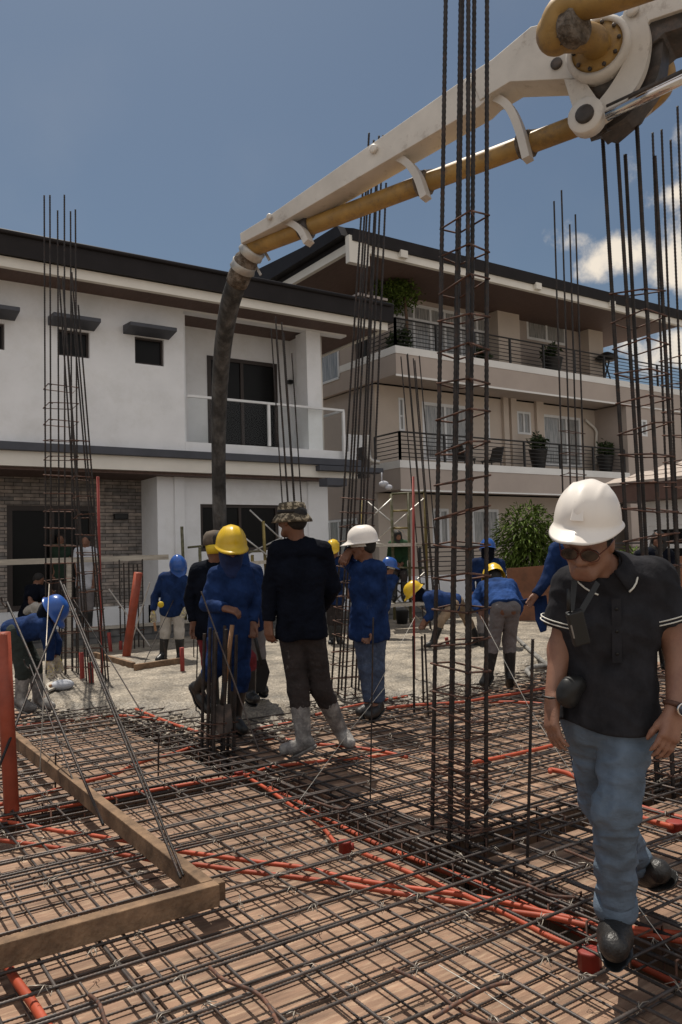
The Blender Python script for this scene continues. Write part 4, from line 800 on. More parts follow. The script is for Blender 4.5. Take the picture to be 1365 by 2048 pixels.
for x, y, r in ((748, 298, .032), (940, 165, .03), (540, 434, .025), (1114, 128, .036)):
    c = bp(x, y, -.012); obj('pin', MB().lathe(c, [(r, 0), (r, .012), (r*.7, .018), (.001, .018)], 14, -bn), BOOMW if r < .034 else STEELD, B_)
po = .10                                                      # pipe below the arm
def pipe_pt(t): return at(505+(1190-505)*t, 497+(238-497)*t, 6.42+(4.95-6.42)*t)
obj('delivery_pipe', MB().tube([pipe_pt(t) for t in np.linspace(-.01, 1.04, 8)], .066, 20), BOOMP, B_, fix=False)
for t in (.155, .50, .80):
    c = pipe_pt(t); ax = pipe_pt(t+.01)-c; ax /= np.linalg.norm(ax); k = obj('pipe_clamp', MB().lathe(c, [(.074, -.05), (.088, -.035), (.080, 0), (.088, .035), (.074, .05)], 18, ax), CRUST if t > .3 else STEELD, B_)
    obj('clamp_lever', MB().beam(c+np.array([0, 0, .09])-ax*.03, c+np.array([0, 0, .06])+ax*.09, .03, .02), GALV, k)
for P in ([(548, 440), (585, 448), (606, 463), (618, 486)], [(775, 312), (812, 324), (836, 352), (852, 396)], [(985, 195), (1018, 214), (1040, 258), (1056, 318)]):
    pts = [bp(x, y, .09-.01*i) for i, (x, y) in enumerate(P)]; sp = smooth_path(pts, 5)
    m = MB()
    for a, b in zip(sp[:-1], sp[1:]): m.beam(a, b+(b-a)*.15, .05, .078, up=bn)
    obj('pipe_bracket', m, BOOMW, B_)
# knuckle
obj('knuckle_link', MB().extr([bp(x, y, -.05) for x, y in ((1128, 158), (1168, 158), (1200, 205), (1198, 245), (1172, 256), (1152, 236))], bn*.05), BOOMW, B_, bevel=.004)
obj('knuckle_link', MB().extr([bp(x, y, .30) for x, y in ((1128, 158), (1168, 158), (1200, 205), (1198, 245), (1172, 256), (1152, 236))], bn*.05), STEELD, B_, bevel=.004)
def arcplate(pts_o, pts_i, off, th, mat, name):
    a = smooth_path([bp(x, y, off) for x, y in pts_o], 6); b = smooth_path([bp(x, y, off) for x, y in pts_i], 6)
    return obj(name, MB().extr(a+b[::-1], bn*th), mat, B_)
arcplate([(1176, 262), (1240, 215), (1285, 150), (1300, 80), (1292, 30)], [(1185, 215), (1215, 180), (1245, 130), (1252, 95), (1262, 50)], -.06, .05, BOOMW, 'curved_link')
arcplate([(1200, 268), (1262, 225), (1312, 160), (1326, 90), (1322, 20)], [(1200, 215), (1235, 180), (1265, 130), (1275, 95), (1280, 30)], .03, .16, STEELD, 'inner_link')
c = bp(1174, 234, -.075); obj('link_pin', MB().lathe(c, [(.105, -.05), (.105, .028), (.10, .034)], 22, -bn), BOOMW, B_); obj('pin_head', MB().lathe(c-bn*.035, [(.055, 0), (.055, .012), (.04, .02), (.001, .02)], 16, -bn), STEELD, B_)
obj('knuckle_core', MB().lathe(bp(1225, 130, .0), [(.12, -.02), (.2, 0), (.2, .3), (.12, .32)], 20, bn), STEELD, B_)
obj('knuckle_block', MB().extr([bp(x, y, .06) for x, y in ((1150, 150), (1215, 120), (1290, 60), (1300, 150), (1265, 215), (1215, 258), (1185, 250), (1195, 195), (1165, 165))], bn*.22), STEELD, B_)
# hub ring with pipe passing through
hc = bp(1198, 100, -.06); obj('hub_ring', MB().lathe(hc, [(.16, -.10), (.188, -.085), (.188, .03), (.17, .045), (.15, .045), (.15, -.05)], 28, -bn), BOOMW, B_)
obj('hub_flange', MB().lathe(hc, [(.155, -.04), (.155, .03), (.11, .05), (.075, .05)], 24, -bn), BOOMP, B_)
for k_ in range(10):
    an = k_*.628; u_ = nrm(np.cross(bn, [0, 0, 1])); v_ = np.cross(bn, u_); obj('flange_bolt', MB().lathe(hc-bn*.052+(u_*math.cos(an)+v_*math.sin(an))*.132, [(.012, -.004), (.012, .008), (.009, .012), (.001, .012)], 6, -bn), STEELD, B_)
obj('weld_seam', MB().tube([bp(x, y, -.006) for x, y in ((985, 134), (1000, 146), (1014, 162))], .004, 5), STEELD, B_)
obj('hydraulic_hose', MB().tube(smooth_path([bp(1155, 170, .24), bp(1120, 176, .22), bp(1040, 180, .20), bp(960, 222, .19)]), .012, 7), HOSE, B_)
# upper arm going to the upper right
plate('upper_arm', [(1168, 118), (1190, 60), (1245, 30), (1270, -40), (1560, -150), (1560, -70), (1365, 18), (1300, 40), (1262, 92), (1225, 155), (1190, 160)], -.04, .03, BOOMW)
plate('upper_arm_underside', [(1262, 92), (1300, 40), (1365, 18), (1560, -70), (1560, -20), (1365, 55), (1330, 66), (1290, 100)], .0, .30, STEELD)
plate('upper_arm_edge', [(1322, 75), (1340, 58), (1560, -30), (1560, -10), (1345, 70), (1326, 90)], .26, .06, BOOMW)
c = bp(1266, 22, -.045); obj('arm_pin', MB().lathe(c, [(.036, 0), (.036, .02), (.02, .026), (.001, .026)], 14, -bn), BOOMW, B_)
# near pipe with elbow
e = bp(1110, 62, -.38); r0 = .082
pth = smooth_path([hc+bn*.05, hc-bn*.12, hc*.55+e*.45-bn*.05, e+np.array([0, 0, -.02]), bp(1128, 18, -.42), bp(1220, -5, -.42), bp(1420, -75, -.42), bp(1700, -170, -.42)], 7)
obj('upper_pipe', MB().tube(pth, .082, 20), BOOMP, B_)
m = MB().ball(e+bn*.02, .112, .112, .122, 20, 14); obj('pipe_elbow', m, BOOMP, B_)
r = random.Random(4); m = MB()
for i in range(60):
    an = r.uniform(0, 6.28); p = e+np.array([0, 0, .02])+CR*(.10*math.cos(an)*r.random()+.05)+CU*(.10*math.sin(an))-CF*.07*abs(math.cos(an)); m.ball(p, r.uniform(.012, .04), None, None, 6, 4)
obj('cement_crust', m, CRUST, B_)
c1 = bp(1148, 55, -.40); c2 = bp(1165, 45, -.42); ax = c2-c1; ax /= np.linalg.norm(ax); obj('elbow_clamp', MB().lathe(c1, [(.09, -.05), (.105, -.03), (.098, 0), (.105, .03), (.09, .05)], 18, ax), CRUST, B_)
# far elbow behind the knuckle
q = [pipe_pt(1.02), pipe_pt(1.10), bp(1280, 205, .52), bp(1318, 165, .45), bp(1300, 120, .40), bp(1240, 110, .3)]
obj('rear_elbow', MB().tube(smooth_path(q, 6), .10, 18, cap=True), BOOMP, B_)
q = [bp(1195, 262, .05), bp(1235, 250, .2)]; obj('elbow_bracket', MB().beam(q[0], q[1], .13, .07), STEELD, B_)
obj('cylinder_rod', MB().tube([bp(1214, 232, -.10), bp(1420, 132, -.14)], .030, 16), CHROME, B_); obj('cylinder_line', MB().tube([bp(1214, 214, -.05), bp(1420, 118, -.05)], .014, 8), STEELD, B_)
# end hose
HP = [(512, 492, 6.42), (494, 520, 6.5), (478, 556, 6.6), (460, 610, 6.8), (448, 680, 7.05), (441, 760, 7.3), (438, 850, 7.5), (438, 950, 7.65), (440, 1040, 7.75), (444, 1110, 7.85), (450, 1180, 7.9)]
hp = smooth_path([at(*p) for p in HP], 5); n0 = 8
hr = [.082]*len(hp)
obj('end_hose', MB().tube(hp[n0:], .075, 18, rs=[.088-.022*min(1, i/25) for i in range(len(hp)-n0)]), HOSE, B_)
obj('hose_neck', MB().tube(hp[:n0+4], .085, 18, rs=[.074, .085, .095, .088, .083, .097, .10, .092, .090, .092, .094, .092][:n0+4]), CRUST, B_)
for i in (2, 7):
    ax = hp[i+1]-hp[i]; ax /= np.linalg.norm(ax); obj('hose_clamp', MB().lathe(hp[i], [(.085, -.04), (.105, -.03), (.10, 0), (.108, .03), (.085, .04)], 16, ax), GALV, B_)
    obj('clamp_lever', MB().beam(hp[i]+CR*.10, hp[i]+CR*.14-CU*.07, .02, .02), GALV, B_)
#@@PEOPLE
# ------------------------------------------------------------------ people (smooth blended bodies)
class SDF:
    def __init__(s): s.p = []
    def cap(s, a, b, ra, rb, k=.03, cut=None, sub=False): s.p.append(('c', np.array(a, float), np.array(b, float), ra, rb, k, cut, sub)); return s
    def ell(s, c, r, ax=None, k=.02, sub=False): s.p.append(('e', np.array(c, float), np.array(r, float), ax, 0, k, None, sub)); return s
    def mesh(s, name, vox, wr=0.0, wf=30, seed=0, post=None, orient=None):
        lo = np.full(3, 1e9); hi = -lo
        for q in s.p:
            if q[7]: continue
            R_ = max(q[3], q[4]) if q[0] == 'c' else max(q[2])
            for c in ((q[1], q[2]) if q[0] == 'c' else (q[1],)): lo = np.minimum(lo, c-R_); hi = np.maximum(hi, c+R_)
        lo -= vox*3+wr*2; hi += vox*3+wr*2; n = np.ceil((hi-lo)/vox).astype(int)+1
        f = np.full(n, .5, np.float32); ax = [lo[i]+np.arange(n[i])*vox for i in range(3)]
        for q in s.p:
            k = q[5]; R_ = (max(q[3], q[4]) if q[0] == 'c' else max(q[2]))+k+vox*3
            cs = [q[1], q[2]] if q[0] == 'c' else [q[1]]
            l_ = np.maximum(((np.min(cs, 0)-R_-lo)/vox).astype(int), 0); h_ = np.minimum(((np.max(cs, 0)+R_-lo)/vox).astype(int)+2, n)
            if (h_ <= l_).any(): continue
            X, Y, Z = np.meshgrid(*[ax[i][l_[i]:h_[i]] for i in range(3)], indexing='ij', sparse=True)
            if q[0] == 'c':
                a, b = q[1], q[2]; ba = b-a; L2 = ba@ba+1e-9
                px_, py_, pz_ = X-a[0], Y-a[1], Z-a[2]; t = np.clip((px_*ba[0]+py_*ba[1]+pz_*ba[2])/L2, 0, 1)
                d = np.sqrt((px_-t*ba[0])**2+(py_-t*ba[1])**2+(pz_-t*ba[2])**2)-(q[3]+(q[4]-q[3])*t)
                if q[6]:
                    L_ = math.sqrt(L2); 
                    if 'b' in q[6]: d = np.maximum(d, (px_*ba[0]+py_*ba[1]+pz_*ba[2])/L_-L_)
                    if 'a' in q[6]: d = np.maximum(d, -(px_*ba[0]+py_*ba[1]+pz_*ba[2])/L_)
            else:
                A = q[3] if q[3] is not None else np.eye(3); c, r_ = q[1], q[2]; u = [A[i][0]*(X-c[0])+A[i][1]*(Y-c[1])+A[i][2]*(Z-c[2]) for i in range(3)]
                k0 = np.sqrt((u[0]/r_[0])**2+(u[1]/r_[1])**2+(u[2]/r_[2])**2); k1 = np.sqrt((u[0]/r_[0]**2)**2+(u[1]/r_[1]**2)**2+(u[2]/r_[2]**2)**2)+1e-9
                d = k0*(k0-1)/k1
            sl_ = tuple(slice(l_[i], h_[i]) for i in range(3)); g_ = f[sl_]
            if q[7]: h = np.maximum(k-np.abs(-d-g_), 0)/k; f[sl_] = np.maximum(g_, -d)+h*h*k/4
            else: h = np.maximum(k-np.abs(d-g_), 0)/k; f[sl_] = np.minimum(g_, d)-h*h*k/4
        if wr:
            rr = np.random.RandomState(seed); X, Y, Z = np.meshgrid(*[a_.astype(np.float32) for a_ in ax], indexing='ij', sparse=True)
            w = 0
            for i in range(4):
                d1 = rr.normal(size=3); d1[2] = d1[2]*1.3+.6; d1 /= np.linalg.norm(d1); d2 = rr.normal(size=3); F_ = wf*(.7+.35*i); ph = rr.rand()*6
                w = w+np.sin(F_*(d1[0]*X+d1[1]*Y+d1[2]*Z)+2.2*np.sin(F_*.33*(d2[0]*X+d2[1]*Y+d2[2]*Z)+ph)+ph)/(1+.5*i)
            w = 1-np.abs(w/1.6); f += -wr*np.clip(w, -1, 1)
        if post is not None:
            X, Y, Z = np.meshgrid(*ax, indexing='ij', sparse=True); f = post(f, X, Y, Z)
        f[0] = f[-1] = .5; f[:, 0] = f[:, -1] = .5; f[:, :, 0] = f[:, :, -1] = .5
        # surface nets
        sgn = f < 0; c = np.zeros([d-1 for d in f.shape], np.uint8); offs = [(i, j, k) for i in (0, 1) for j in (0, 1) for k in (0, 1)]
        for o_ in offs: c += sgn[o_[0]:sgn.shape[0]-1+o_[0], o_[1]:sgn.shape[1]-1+o_[1], o_[2]:sgn.shape[2]-1+o_[2]]
        I = np.argwhere((c > 0) & (c < 8)); idx = np.full(c.shape, -1, np.int64); idx[tuple(I.T)] = np.arange(len(I))
        P = np.zeros((len(I), 3)); W = np.zeros(len(I)); V = {o_: f[I[:, 0]+o_[0], I[:, 1]+o_[1], I[:, 2]+o_[2]] for o_ in offs}
        for o_ in offs:
            for a_ in range(3):
                if o_[a_]: continue
                o2 = list(o_); o2[a_] = 1; o2 = tuple(o2); v0, v1 = V[o_], V[o2]; m_ = (v0 < 0) != (v1 < 0); t = np.where(m_, v0/(v0-v1+1e-12), 0)
                q_ = np.tile(np.array(o_, float), (len(I), 1)); q_[:, a_] += t; P[m_] += q_[m_]; W[m_] += 1
        P = (I+P/W[:, None])*vox+lo; Q = []
        for a_ in range(3):
            sl0 = [slice(1, -1)]*3; sl1 = [slice(1, -1)]*3; sl0[a_] = slice(0, -1); sl1[a_] = slice(1, None); s0, s1 = sgn[tuple(sl0)], sgn[tuple(sl1)]
            E_ = np.argwhere(s0 != s1); fl = s0[tuple(E_.T)]; st = np.array([1, 1, 1]); st[a_] = 0; E_ = E_+st; b_, c_ = (a_+1) % 3, (a_+2) % 3; db = np.zeros(3, int); dc = np.zeros(3, int); db[b_] = 1; dc[c_] = 1
            g4 = [idx[tuple((E_-x_).T)] for x_ in (db*0, db, db+dc, dc)]; q_ = np.stack(g4, 1); q_[~fl] = q_[~fl][:, ::-1]; Q.append(q_)
        Q = np.concatenate(Q); Q = Q[(Q >= 0).all(1)]
        # light smoothing
        for _ in range(2):
            acc_ = np.zeros_like(P); cnt = np.zeros(len(P))
            for i in range(4): np.add.at(acc_, Q[:, i], P[Q[:, (i+1) % 4]]); np.add.at(cnt, Q[:, i], 1)
            P = P*.5+.5*acc_/np.maximum(cnt, 1)[:, None]
        return P, Q
def sdfobj(name, s, vox, mat, root, wr=0.0, wf=30, seed=0, post=None, label=None):
    P, Q = s.mesh(name, vox, wr, wf, seed, post); off = absloc(root)
    me = bpy.data.meshes.new(name); me.from_pydata((P-off).tolist(), [], Q.tolist()); me.polygons.foreach_set('use_smooth', [True]*len(Q)); me.materials.append(mat)
    o = bpy.data.objects.new(name, me); COL.objects.link(o); o.parent = root
    if label: o['label'] = label
    return o
def hand(s, wr, tip, palmn, sc, spread=.5, curl=.6, thumb=1, mr=0.0, k=.008):
    d = nrm(np.array(tip)-np.array(wr)); pn = nrm(np.array(palmn)-d*(np.array(palmn)@d)); sd = np.cross(d, pn)
    L_ = .18*sc; wr = np.array(wr, float); kn = wr+d*.088*sc
    r = lambda x: max(x*sc, mr)
    for i in (-1.4, -.5, .5, 1.4): s.cap(wr+sd*i*.012*sc, kn+sd*i*.019*sc-pn*(.004*abs(i))*sc, r(.0165), r(.0125), .012)
    for i, ln in ((-1.5, .062), (-.5, .078), (.5, .083), (1.5, .074)):
        p = kn+sd*i*.0185*sc; dd = nrm(d+sd*i*.06*spread*2); c = curl*(1+.12*i)*.6; q = p
        for j, fr in enumerate((.45, .32, .23)):
            dn = nrm(dd*math.cos(c*(j+.7))+pn*math.sin(c*(j+.7))); q2 = q+dn*ln*fr*sc; s.cap(q, q2, r(.0098-.0012*j), r(.0090-.0013*j), .004 if mr == 0 else .006); q = q2
    b = wr+d*.025*sc+sd*thumb*.020*sc; t1 = b+nrm(d*.9+sd*thumb*.28+pn*.45)*.043*sc; t2 = t1+nrm(d*.9+sd*thumb*.10+pn*.5)*.030*sc; t3 = t2+nrm(d*.9+pn*.5)*.024*sc
    s.cap(b, t1, r(.0165), r(.0125), .012); s.cap(t1, t2, r(.0115), r(.0105), .006); s.cap(t2, t3, r(.0105), r(.008), .005)
def head(s, c, fd, hu, sc, detail=False):
    fd = nrm(fd); hu = nrm(np.array(hu)-fd*(np.array(hu)@fd)); rt = np.cross(fd, hu); A = np.array([rt, fd, hu]); c = np.array(c, float)
    q = lambda x, y, z: c+(rt*x+fd*y+hu*z)*sc
    s.ell(q(0, -.012, .022), np.array([.077, .096, .096])*sc, A, .02); s.ell(q(0, .016, -.035), np.array([.057, .066, .080])*sc, A, .03)
    s.cap(q(-.018, .068, -.094), q(.018, .068, -.094), .021*sc, .021*sc, .03); s.cap(q(-.052, .015, -.065), q(-.02, .06, -.095), .017*sc, .016*sc, .03); s.cap(q(.052, .015, -.065), q(.02, .06, -.095), .017*sc, .016*sc, .03)
    s.cap(q(0, .088, .012), q(0, .112, -.028), .008*sc, .014*sc, .012); s.cap(q(-.013, .098, -.034), q(.013, .098, -.034), .009*sc, .009*sc, .008)
    s.cap(q(-.03, .085, .024), q(.03, .085, .024), .012*sc, .012*sc, .015)
    for i in (-1, 1):
        s.ell(q(i*.078, -.008, -.012), np.array([.009, .020, .033])*sc, A, .008); s.ell(q(i*.036, .078, -.025), np.array([.022, .018, .02])*sc, A, .02)
        s.ell(q(i*.030, .102, .004), np.array([.015, .012, .010])*sc, A, .010, sub=True); s.ell(q(i*.030, .086, .002), np.array([.013, .012, .011])*sc, A, .004)
    s.cap(q(-.018, .086, -.064), q(.018, .086, -.064), .007*sc, .007*sc, .010); s.cap(q(-.015, .085, -.075), q(.015, .085, -.075), .0075*sc, .0075*sc, .010)
    s.cap(q(-.021, .096, -.0695), q(.021, .096, -.0695), .003*sc, .0028*sc, .004, sub=True)
    return q
def helmet(root, c, fd, hu, sc, mat, detail=False, label=None, full=False):
    fd = nrm(fd); hu = nrm(np.array(hu)-fd*(np.array(hu)@fd)); rt = np.cross(fd, hu); c = np.array(c, float)
    n, m_ = (56, 26) if detail else (28, 14); vs = []; fs = []; m = MB()
    for shell, t_ in ((0, 0), (1, .004)):
        for i in range(m_+1):
            u = i/m_; th = min(u/.80, 1)*math.pi/2*.98; brim = max(0, (u-.80)/.20)
            for j in range(n):
                ph = 2*math.pi*j/n; cx, sy = math.sin(ph), math.cos(ph)           # sy = forward
                R0 = math.sin(th)**.88; X_ = .113*R0*cx; Y_ = .138*R0*sy-.0; Z_ = .140*math.cos(th)**.90
                rg = math.exp(-(X_/.022)**2)*.007*min(1, th/.5); Z_ += rg*(1 if Z_ > .03 else .3)
                rg2 = (math.exp(-((abs(X_)-.055)/.006)**2))*.005*max(0, math.cos(th))**.5; Z_ += rg2
                fl = .012+.052*max(0, sy)**2.2+.006*max(0, -sy)
                if full: fl = .045
                X_ += brim*fl*cx*.75; Y_ += brim*fl*sy*1.15; Z_ += -brim*(.012+.022*max(0, sy)**2+.004)-.0*brim
                if .35 < u < .8 and sy > 0: pk = math.exp(-(X_/.028)**2)*.006*math.sin((u-.35)/.45*math.pi); Y_ += pk
                Z_ -= .012*(1-max(0, math.cos(th)))*abs(cx)
                p = c+(rt*X_+fd*Y_+hu*(Z_+.012))*sc*(1-t_*6 if shell else 1); vs.append(p-hu*t_*sc*0)
    K = (m_+1)*n
    for i in range(m_):
        for j in range(n):
            a = (i*n+j, i*n+(j+1) % n, (i+1)*n+(j+1) % n, (i+1)*n+j); fs.append(a); fs.append(tuple(K+v for v in a[::-1]))
    for j in range(n): a = m_*n+j; b = m_*n+(j+1) % n; fs.append((a, b, K+b, K+a))
    m.add(vs, fs, True); o = obj('helmet', m, mat, root, fix=True)
    if label: o['label'] = label
    # inner suspension band
    mb = MB(); P = [c+(rt*.088*math.sin(a)+fd*.108*math.cos(a)+hu*-.006)*sc for a in np.linspace(0, 2*math.pi, 20, endpoint=False)]; P2 = [p-hu*.028*sc for p in P]
    v_ = P+P2; mb.add(v_, [(i, (i+1) % 20, 20+(i+1) % 20, 20+i) for i in range(20)], True); obj('headband', mb, mat if detail else PIPING, o, fix=False)
    if detail:
        for sx in (-1, 1):
            b_ = MB().beam(c+(rt*sx*.103+fd*.035+hu*.028)*sc, c+(rt*sx*.108-fd*.02+hu*.024)*sc, .006, .016, up=hu); obj('side_slot', b_, mat, o, bevel=.003)
        b_ = MB().extr([c+(rt*x_+fd*y_+hu*z_)*sc for x_, y_, z_ in ((-.022, .142, .045), (.022, .142, .045), (.016, .108, .108), (-.016, .108, .108))], fd*.006*sc); obj('front_badge', b_, mat, o, bevel=.003)
    return o
def person(label, D, J, sc=1.0, shirt=BLUE, trou=GREYT, boot=BOOTB, skin=SKIN, face=(0, -.3, -1), hup=(0, 1, 0), hel=None, fat=1.0, bootkind='rubber', sleeve='long', handL=(0, 0, -1), handR=(0, 0, -1), thL=1, thR=-1, curl=.7, wrk=.006, group='construction workers on the deck', hood=None, gloves=None, hem=.14, cuff=True, vox=None, detail=False, helsc=1.0, shirtlabel=None, loose=1.0, hellabel=None, tuck=False, bs=1.0):
    W = lambda n_: at(J[n_][0], J[n_][1], D+(J[n_][2] if len(J[n_]) > 2 else 0))
    cam2w = lambda v: CR*v[0]+CU*v[1]+CF*v[2]
    j = {k_: W(k_) for k_ in J}; vox = vox or max(.0065, D*.00155); mr = 0 if vox < .008 else vox*.62
    base = (j['anL']+j['anR'])/2; base[2] = min(j['anL'][2], j['anR'][2])-.08; r_ = thing('person', label, 'person', base, group)
    S = (j['shL']+j['shR'])/2; Hp = (j['hipL']+j['hipR'])/2; ax = nrm(Hp-S); lat = nrm(j['shR']-j['shL']); latH = nrm(j['hipR']-j['hipL']); Lt = np.linalg.norm(Hp-S)
    Cc = S+ax*Lt*.30; Wc = S+ax*Lt*.72; hw = lambda x: x*sc
    def torso(s, e, upto=1.0, hemr=None):
        s.cap(j['shL']*.93+S*.07, j['shR']*.93+S*.07, hw(.062)+e, hw(.062)+e, .05)
        neckb = S-ax*.03*sc; s.cap(j['shL']*.65+neckb*.35, neckb, hw(.045)+e, hw(.058)+e, .05); s.cap(j['shR']*.65+neckb*.35, neckb, hw(.045)+e, hw(.058)+e, .05)
        s.cap(Cc-lat*hw(.058), Cc+lat*hw(.058), hw(.100)*fat+e, hw(.100)*fat+e, .05)
        for i, hn in ((-1, 'hipL'), (1, 'hipR')):
            s.cap(Cc+lat*i*hw(.058), Wc+(lat+latH)/2*i*hw(.045), hw(.099)*fat+e, hw(.087)*fat+e, .04); s.cap(Wc+latH*i*hw(.045), Hp+latH*i*hw(.052)+ax*.02, hw(.087)*fat+e, hw(.096)+e, .04)
    hc = j['head']; nb = S+(hc-S)*.12
    fdw = cam2w(face); huw = cam2w(hup)
    body = SDF(); torso(body, -.012); head(body, hc, fdw, huw, sc*.98, detail)
    fdn = nrm(fdw); hun = nrm(huw-fdn*(huw@fdn)); body.cap(nb, hc-hun*.06*sc-fdn*.02*sc, hw(.060), hw(.052), .03)
    for s_, tn in (('L', thL), ('R', thR)):
        body.cap(j['sh'+s_], j['el'+s_], hw(.048), hw(.040), .04); body.cap(j['el'+s_], j['wr'+s_], hw(.041), hw(.027), .03)
        hd = cam2w(handL if s_ == 'L' else handR)
        if gloves is None: hand(body, j['wr'+s_], j['ha'+s_], hd, sc*1.02, curl=curl, thumb=tn, mr=mr)
        body.cap(j['hip'+s_], j['kn'+s_], hw(.064), hw(.048), .02); body.cap(j['kn'+s_], j['an'+s_], hw(.046), hw(.033), .02); body.cap(j['an'+s_], j['to'+s_], hw(.036), hw(.025), .03)
    sdfobj('body', body, vox, skin, r_)
    if gloves is not None:
        for s_, tn in (('L', thL), ('R', thR)):
            gs = SDF(); hand(gs, j['wr'+s_], j['ha'+s_], cam2w(handL if s_ == 'L' else handR), sc*1.1, curl=curl, thumb=tn, mr=max(mr, .012)); sdfobj('glove', gs, vox, gloves, r_)
    sh = SDF(); e = .012*loose; torso(sh, e)
    sh.cap(Hp, Hp+ax*.02, hw(.10), hw(.10), .05)
    for i, hn in ((-1, 'L'), (1, 'R')): sh.cap(Wc+latH*i*hw(.044), Hp+latH*i*hw(.058)+ax*hem*.5*sc, hw(.094)*fat+e, hw(.104)*(1+(fat-1)*.5)+e*1.1, .04)
    for s_ in 'LR':
        a, b, c = j['sh'+s_], j['el'+s_], j['wr'+s_]
        if sleeve == 'long': sh.cap(a, b, hw(.057)+e*.5, hw(.048)+e*.6, .016); sh.cap(b, c+(c-b)*-.02, hw(.049)+e*.5, hw(.036)+e*.5, .012, 'b')
        else: q = a+(b-a)*.62; sh.cap(a, q, hw(.060)+e, hw(.064)+e, .022, 'b')
    hp_ = Hp+ax*hem*sc; neckc = nb+(hc-nb)*.18
    def post(f, X, Y, Z):
        f = np.maximum(f, ((X-hp_[0])*ax[0]+(Y-hp_[1])*ax[1]+(Z-hp_[2])*ax[2])+ .008*np.sin(X*30)+.008*np.cos(Y*27))
        nd = nrm(hc-nb); tt = np.clip((X-nb[0])*nd[0]+(Y-nb[1])*nd[1]+(Z-nb[2])*nd[2], -.01, 1); dn = np.sqrt((X-nb[0]-tt*nd[0])**2+(Y-nb[1]-tt*nd[1])**2+(Z-nb[2]-tt*nd[2])**2)-.058*sc
        return np.maximum(f, -dn)
    so_ = sdfobj('shirt' if not detail else 'polo_shirt', sh, vox, shirt, r_, wrk*1.15, 48, seed=int(D*100) % 97, post=post, label=shirtlabel)
    tr = SDF(); tr.cap(Hp-latH*hw(.055), Hp+latH*hw(.055), hw(.099), hw(.099), .03); tr.cap(Wc+ax*.07-latH*hw(.044), Wc+ax*.07+latH*hw(.044), hw(.090), hw(.090), .03)
    for s_ in 'LR':
        tr.cap(j['hip'+s_], j['kn'+s_], hw(.086)*max(loose, 1)**.3, hw(.064)*max(loose, 1)**.4, .012)
        a, b = j['kn'+s_], j['an'+s_]; q = a+(b-a)*(.35 if bootkind == 'rubber' else .93); tr.cap(a, q, hw(.068)*max(loose, 1)**.4, hw(.064 if bootkind == 'rubber' else .058)*max(loose, 1)**.4, .03, 'b')
    sdfobj('trousers', tr, vox, trou, r_, wrk*(2.0 if detail else 1.2), 50 if detail else 62, seed=int(D*37) % 91)
    for s_ in 'LR':
        kn, an, to = j['kn'+s_], j['an'+s_], j['to'+s_]; b = SDF(); fw = nrm(to-an); up_ = nrm(kn-an)
        low = an-up_*hw(.045)
        if bootkind == 'rubber': b.cap(kn+(an-kn)*.30, an, hw(.068), hw(.052), .03, 'a')
        else: b.cap(an+up_*hw(.05), an, hw(.048), hw(.047), .03, 'a')
        heel = low-fw*hw(.035); b.cap(heel, low+(to-low)*.5, hw(.042)*bs, hw(.042)*bs, .03); b.cap(low+(to-low)*.45, to, hw(.047)*bs, hw(.040)*bs, .03)
        sol = nrm(np.cross(np.cross(fw, up_), fw)) if abs(fw@up_) < .95 else up_
        sp = low-sol*hw(.036)
        def post2(f, X, Y, Z, sp=sp, sol=sol): return np.maximum(f, -((X-sp[0])*sol[0]+(Y-sp[1])*sol[1]+(Z-sp[2])*sol[2]))
        bo = sdfobj('boot', b, max(vox*.85, .005), boot, r_, .0015, 60, 3, post=post2)
        so2 = SDF(); so2.cap(heel-sol*hw(.031), low+(to-low)*.5-sol*hw(.031), hw(.043)*bs, hw(.046)*bs, .02); so2.cap(low+(to-low)*.45-sol*hw(.031), to-sol*hw(.028), hw(.052)*bs, hw(.044)*bs, .02)
        def post3(f, X, Y, Z, sp=sp, sol=sol): 
            d_ = (X-sp[0])*sol[0]+(Y-sp[1])*sol[1]+(Z-sp[2])*sol[2]; return np.maximum(f, np.maximum(-d_-.012*sc, d_-.012*sc))
        sdfobj('sole', so2, max(vox*.85, .005), BOOTB if bootkind != 'rubber' else boot, bo, post=post3)
    if hel is not None: helmet(r_, hc+hun*(.058 if detail else .032)*sc-fdn*(.006 if detail else 0), fdw+hun*(.22 if detail else 0), huw, sc*helsc, hel, detail, hellabel)
    if hood is None and not detail:
        ha_ = SDF(); A = np.array([np.cross(fdn, hun), fdn, hun]); ha_.ell(hc-fdn*.022*sc+hun*.030*sc, np.array([.083, .094, .092])*sc, A, .02); ha_.ell(hc-fdn*.045*sc-hun*.015*sc, np.array([.068, .060, .062])*sc, A, .02)
        sdfobj('hair', ha_, vox, HAIR, r_, .003, 60, 3)
    if hood is not None:
        hs_ = SDF(); A = np.array([np.cross(fdn, hun), fdn, hun]); hs_.ell(hc-fdn*.015*sc, np.array([.092, .108, .115])*sc, A, .02); hs_.cap(hc-hun*.05*sc, nb, hw(.085), hw(.095), .04); hs_.ell(hc+fdn*.055*sc-hun*.055*sc, np.array([.065, .055, .05])*sc, A, .03)
        def post4(f, X, Y, Z):
            e_ = hc+fdn*.10*sc+hun*.012*sc; dd = np.sqrt((X-e_[0])**2+(Y-e_[1])**2+((Z-e_[2])*1.7)**2)-.068*sc; return np.maximum(f, -dd)
        sdfobj('head_cloth', hs_, vox, hood, r_, .005, 40, 5, post=post4)
    return r_, j, (hc, fdn, hun, np.cross(fdn, hun), sc), vox
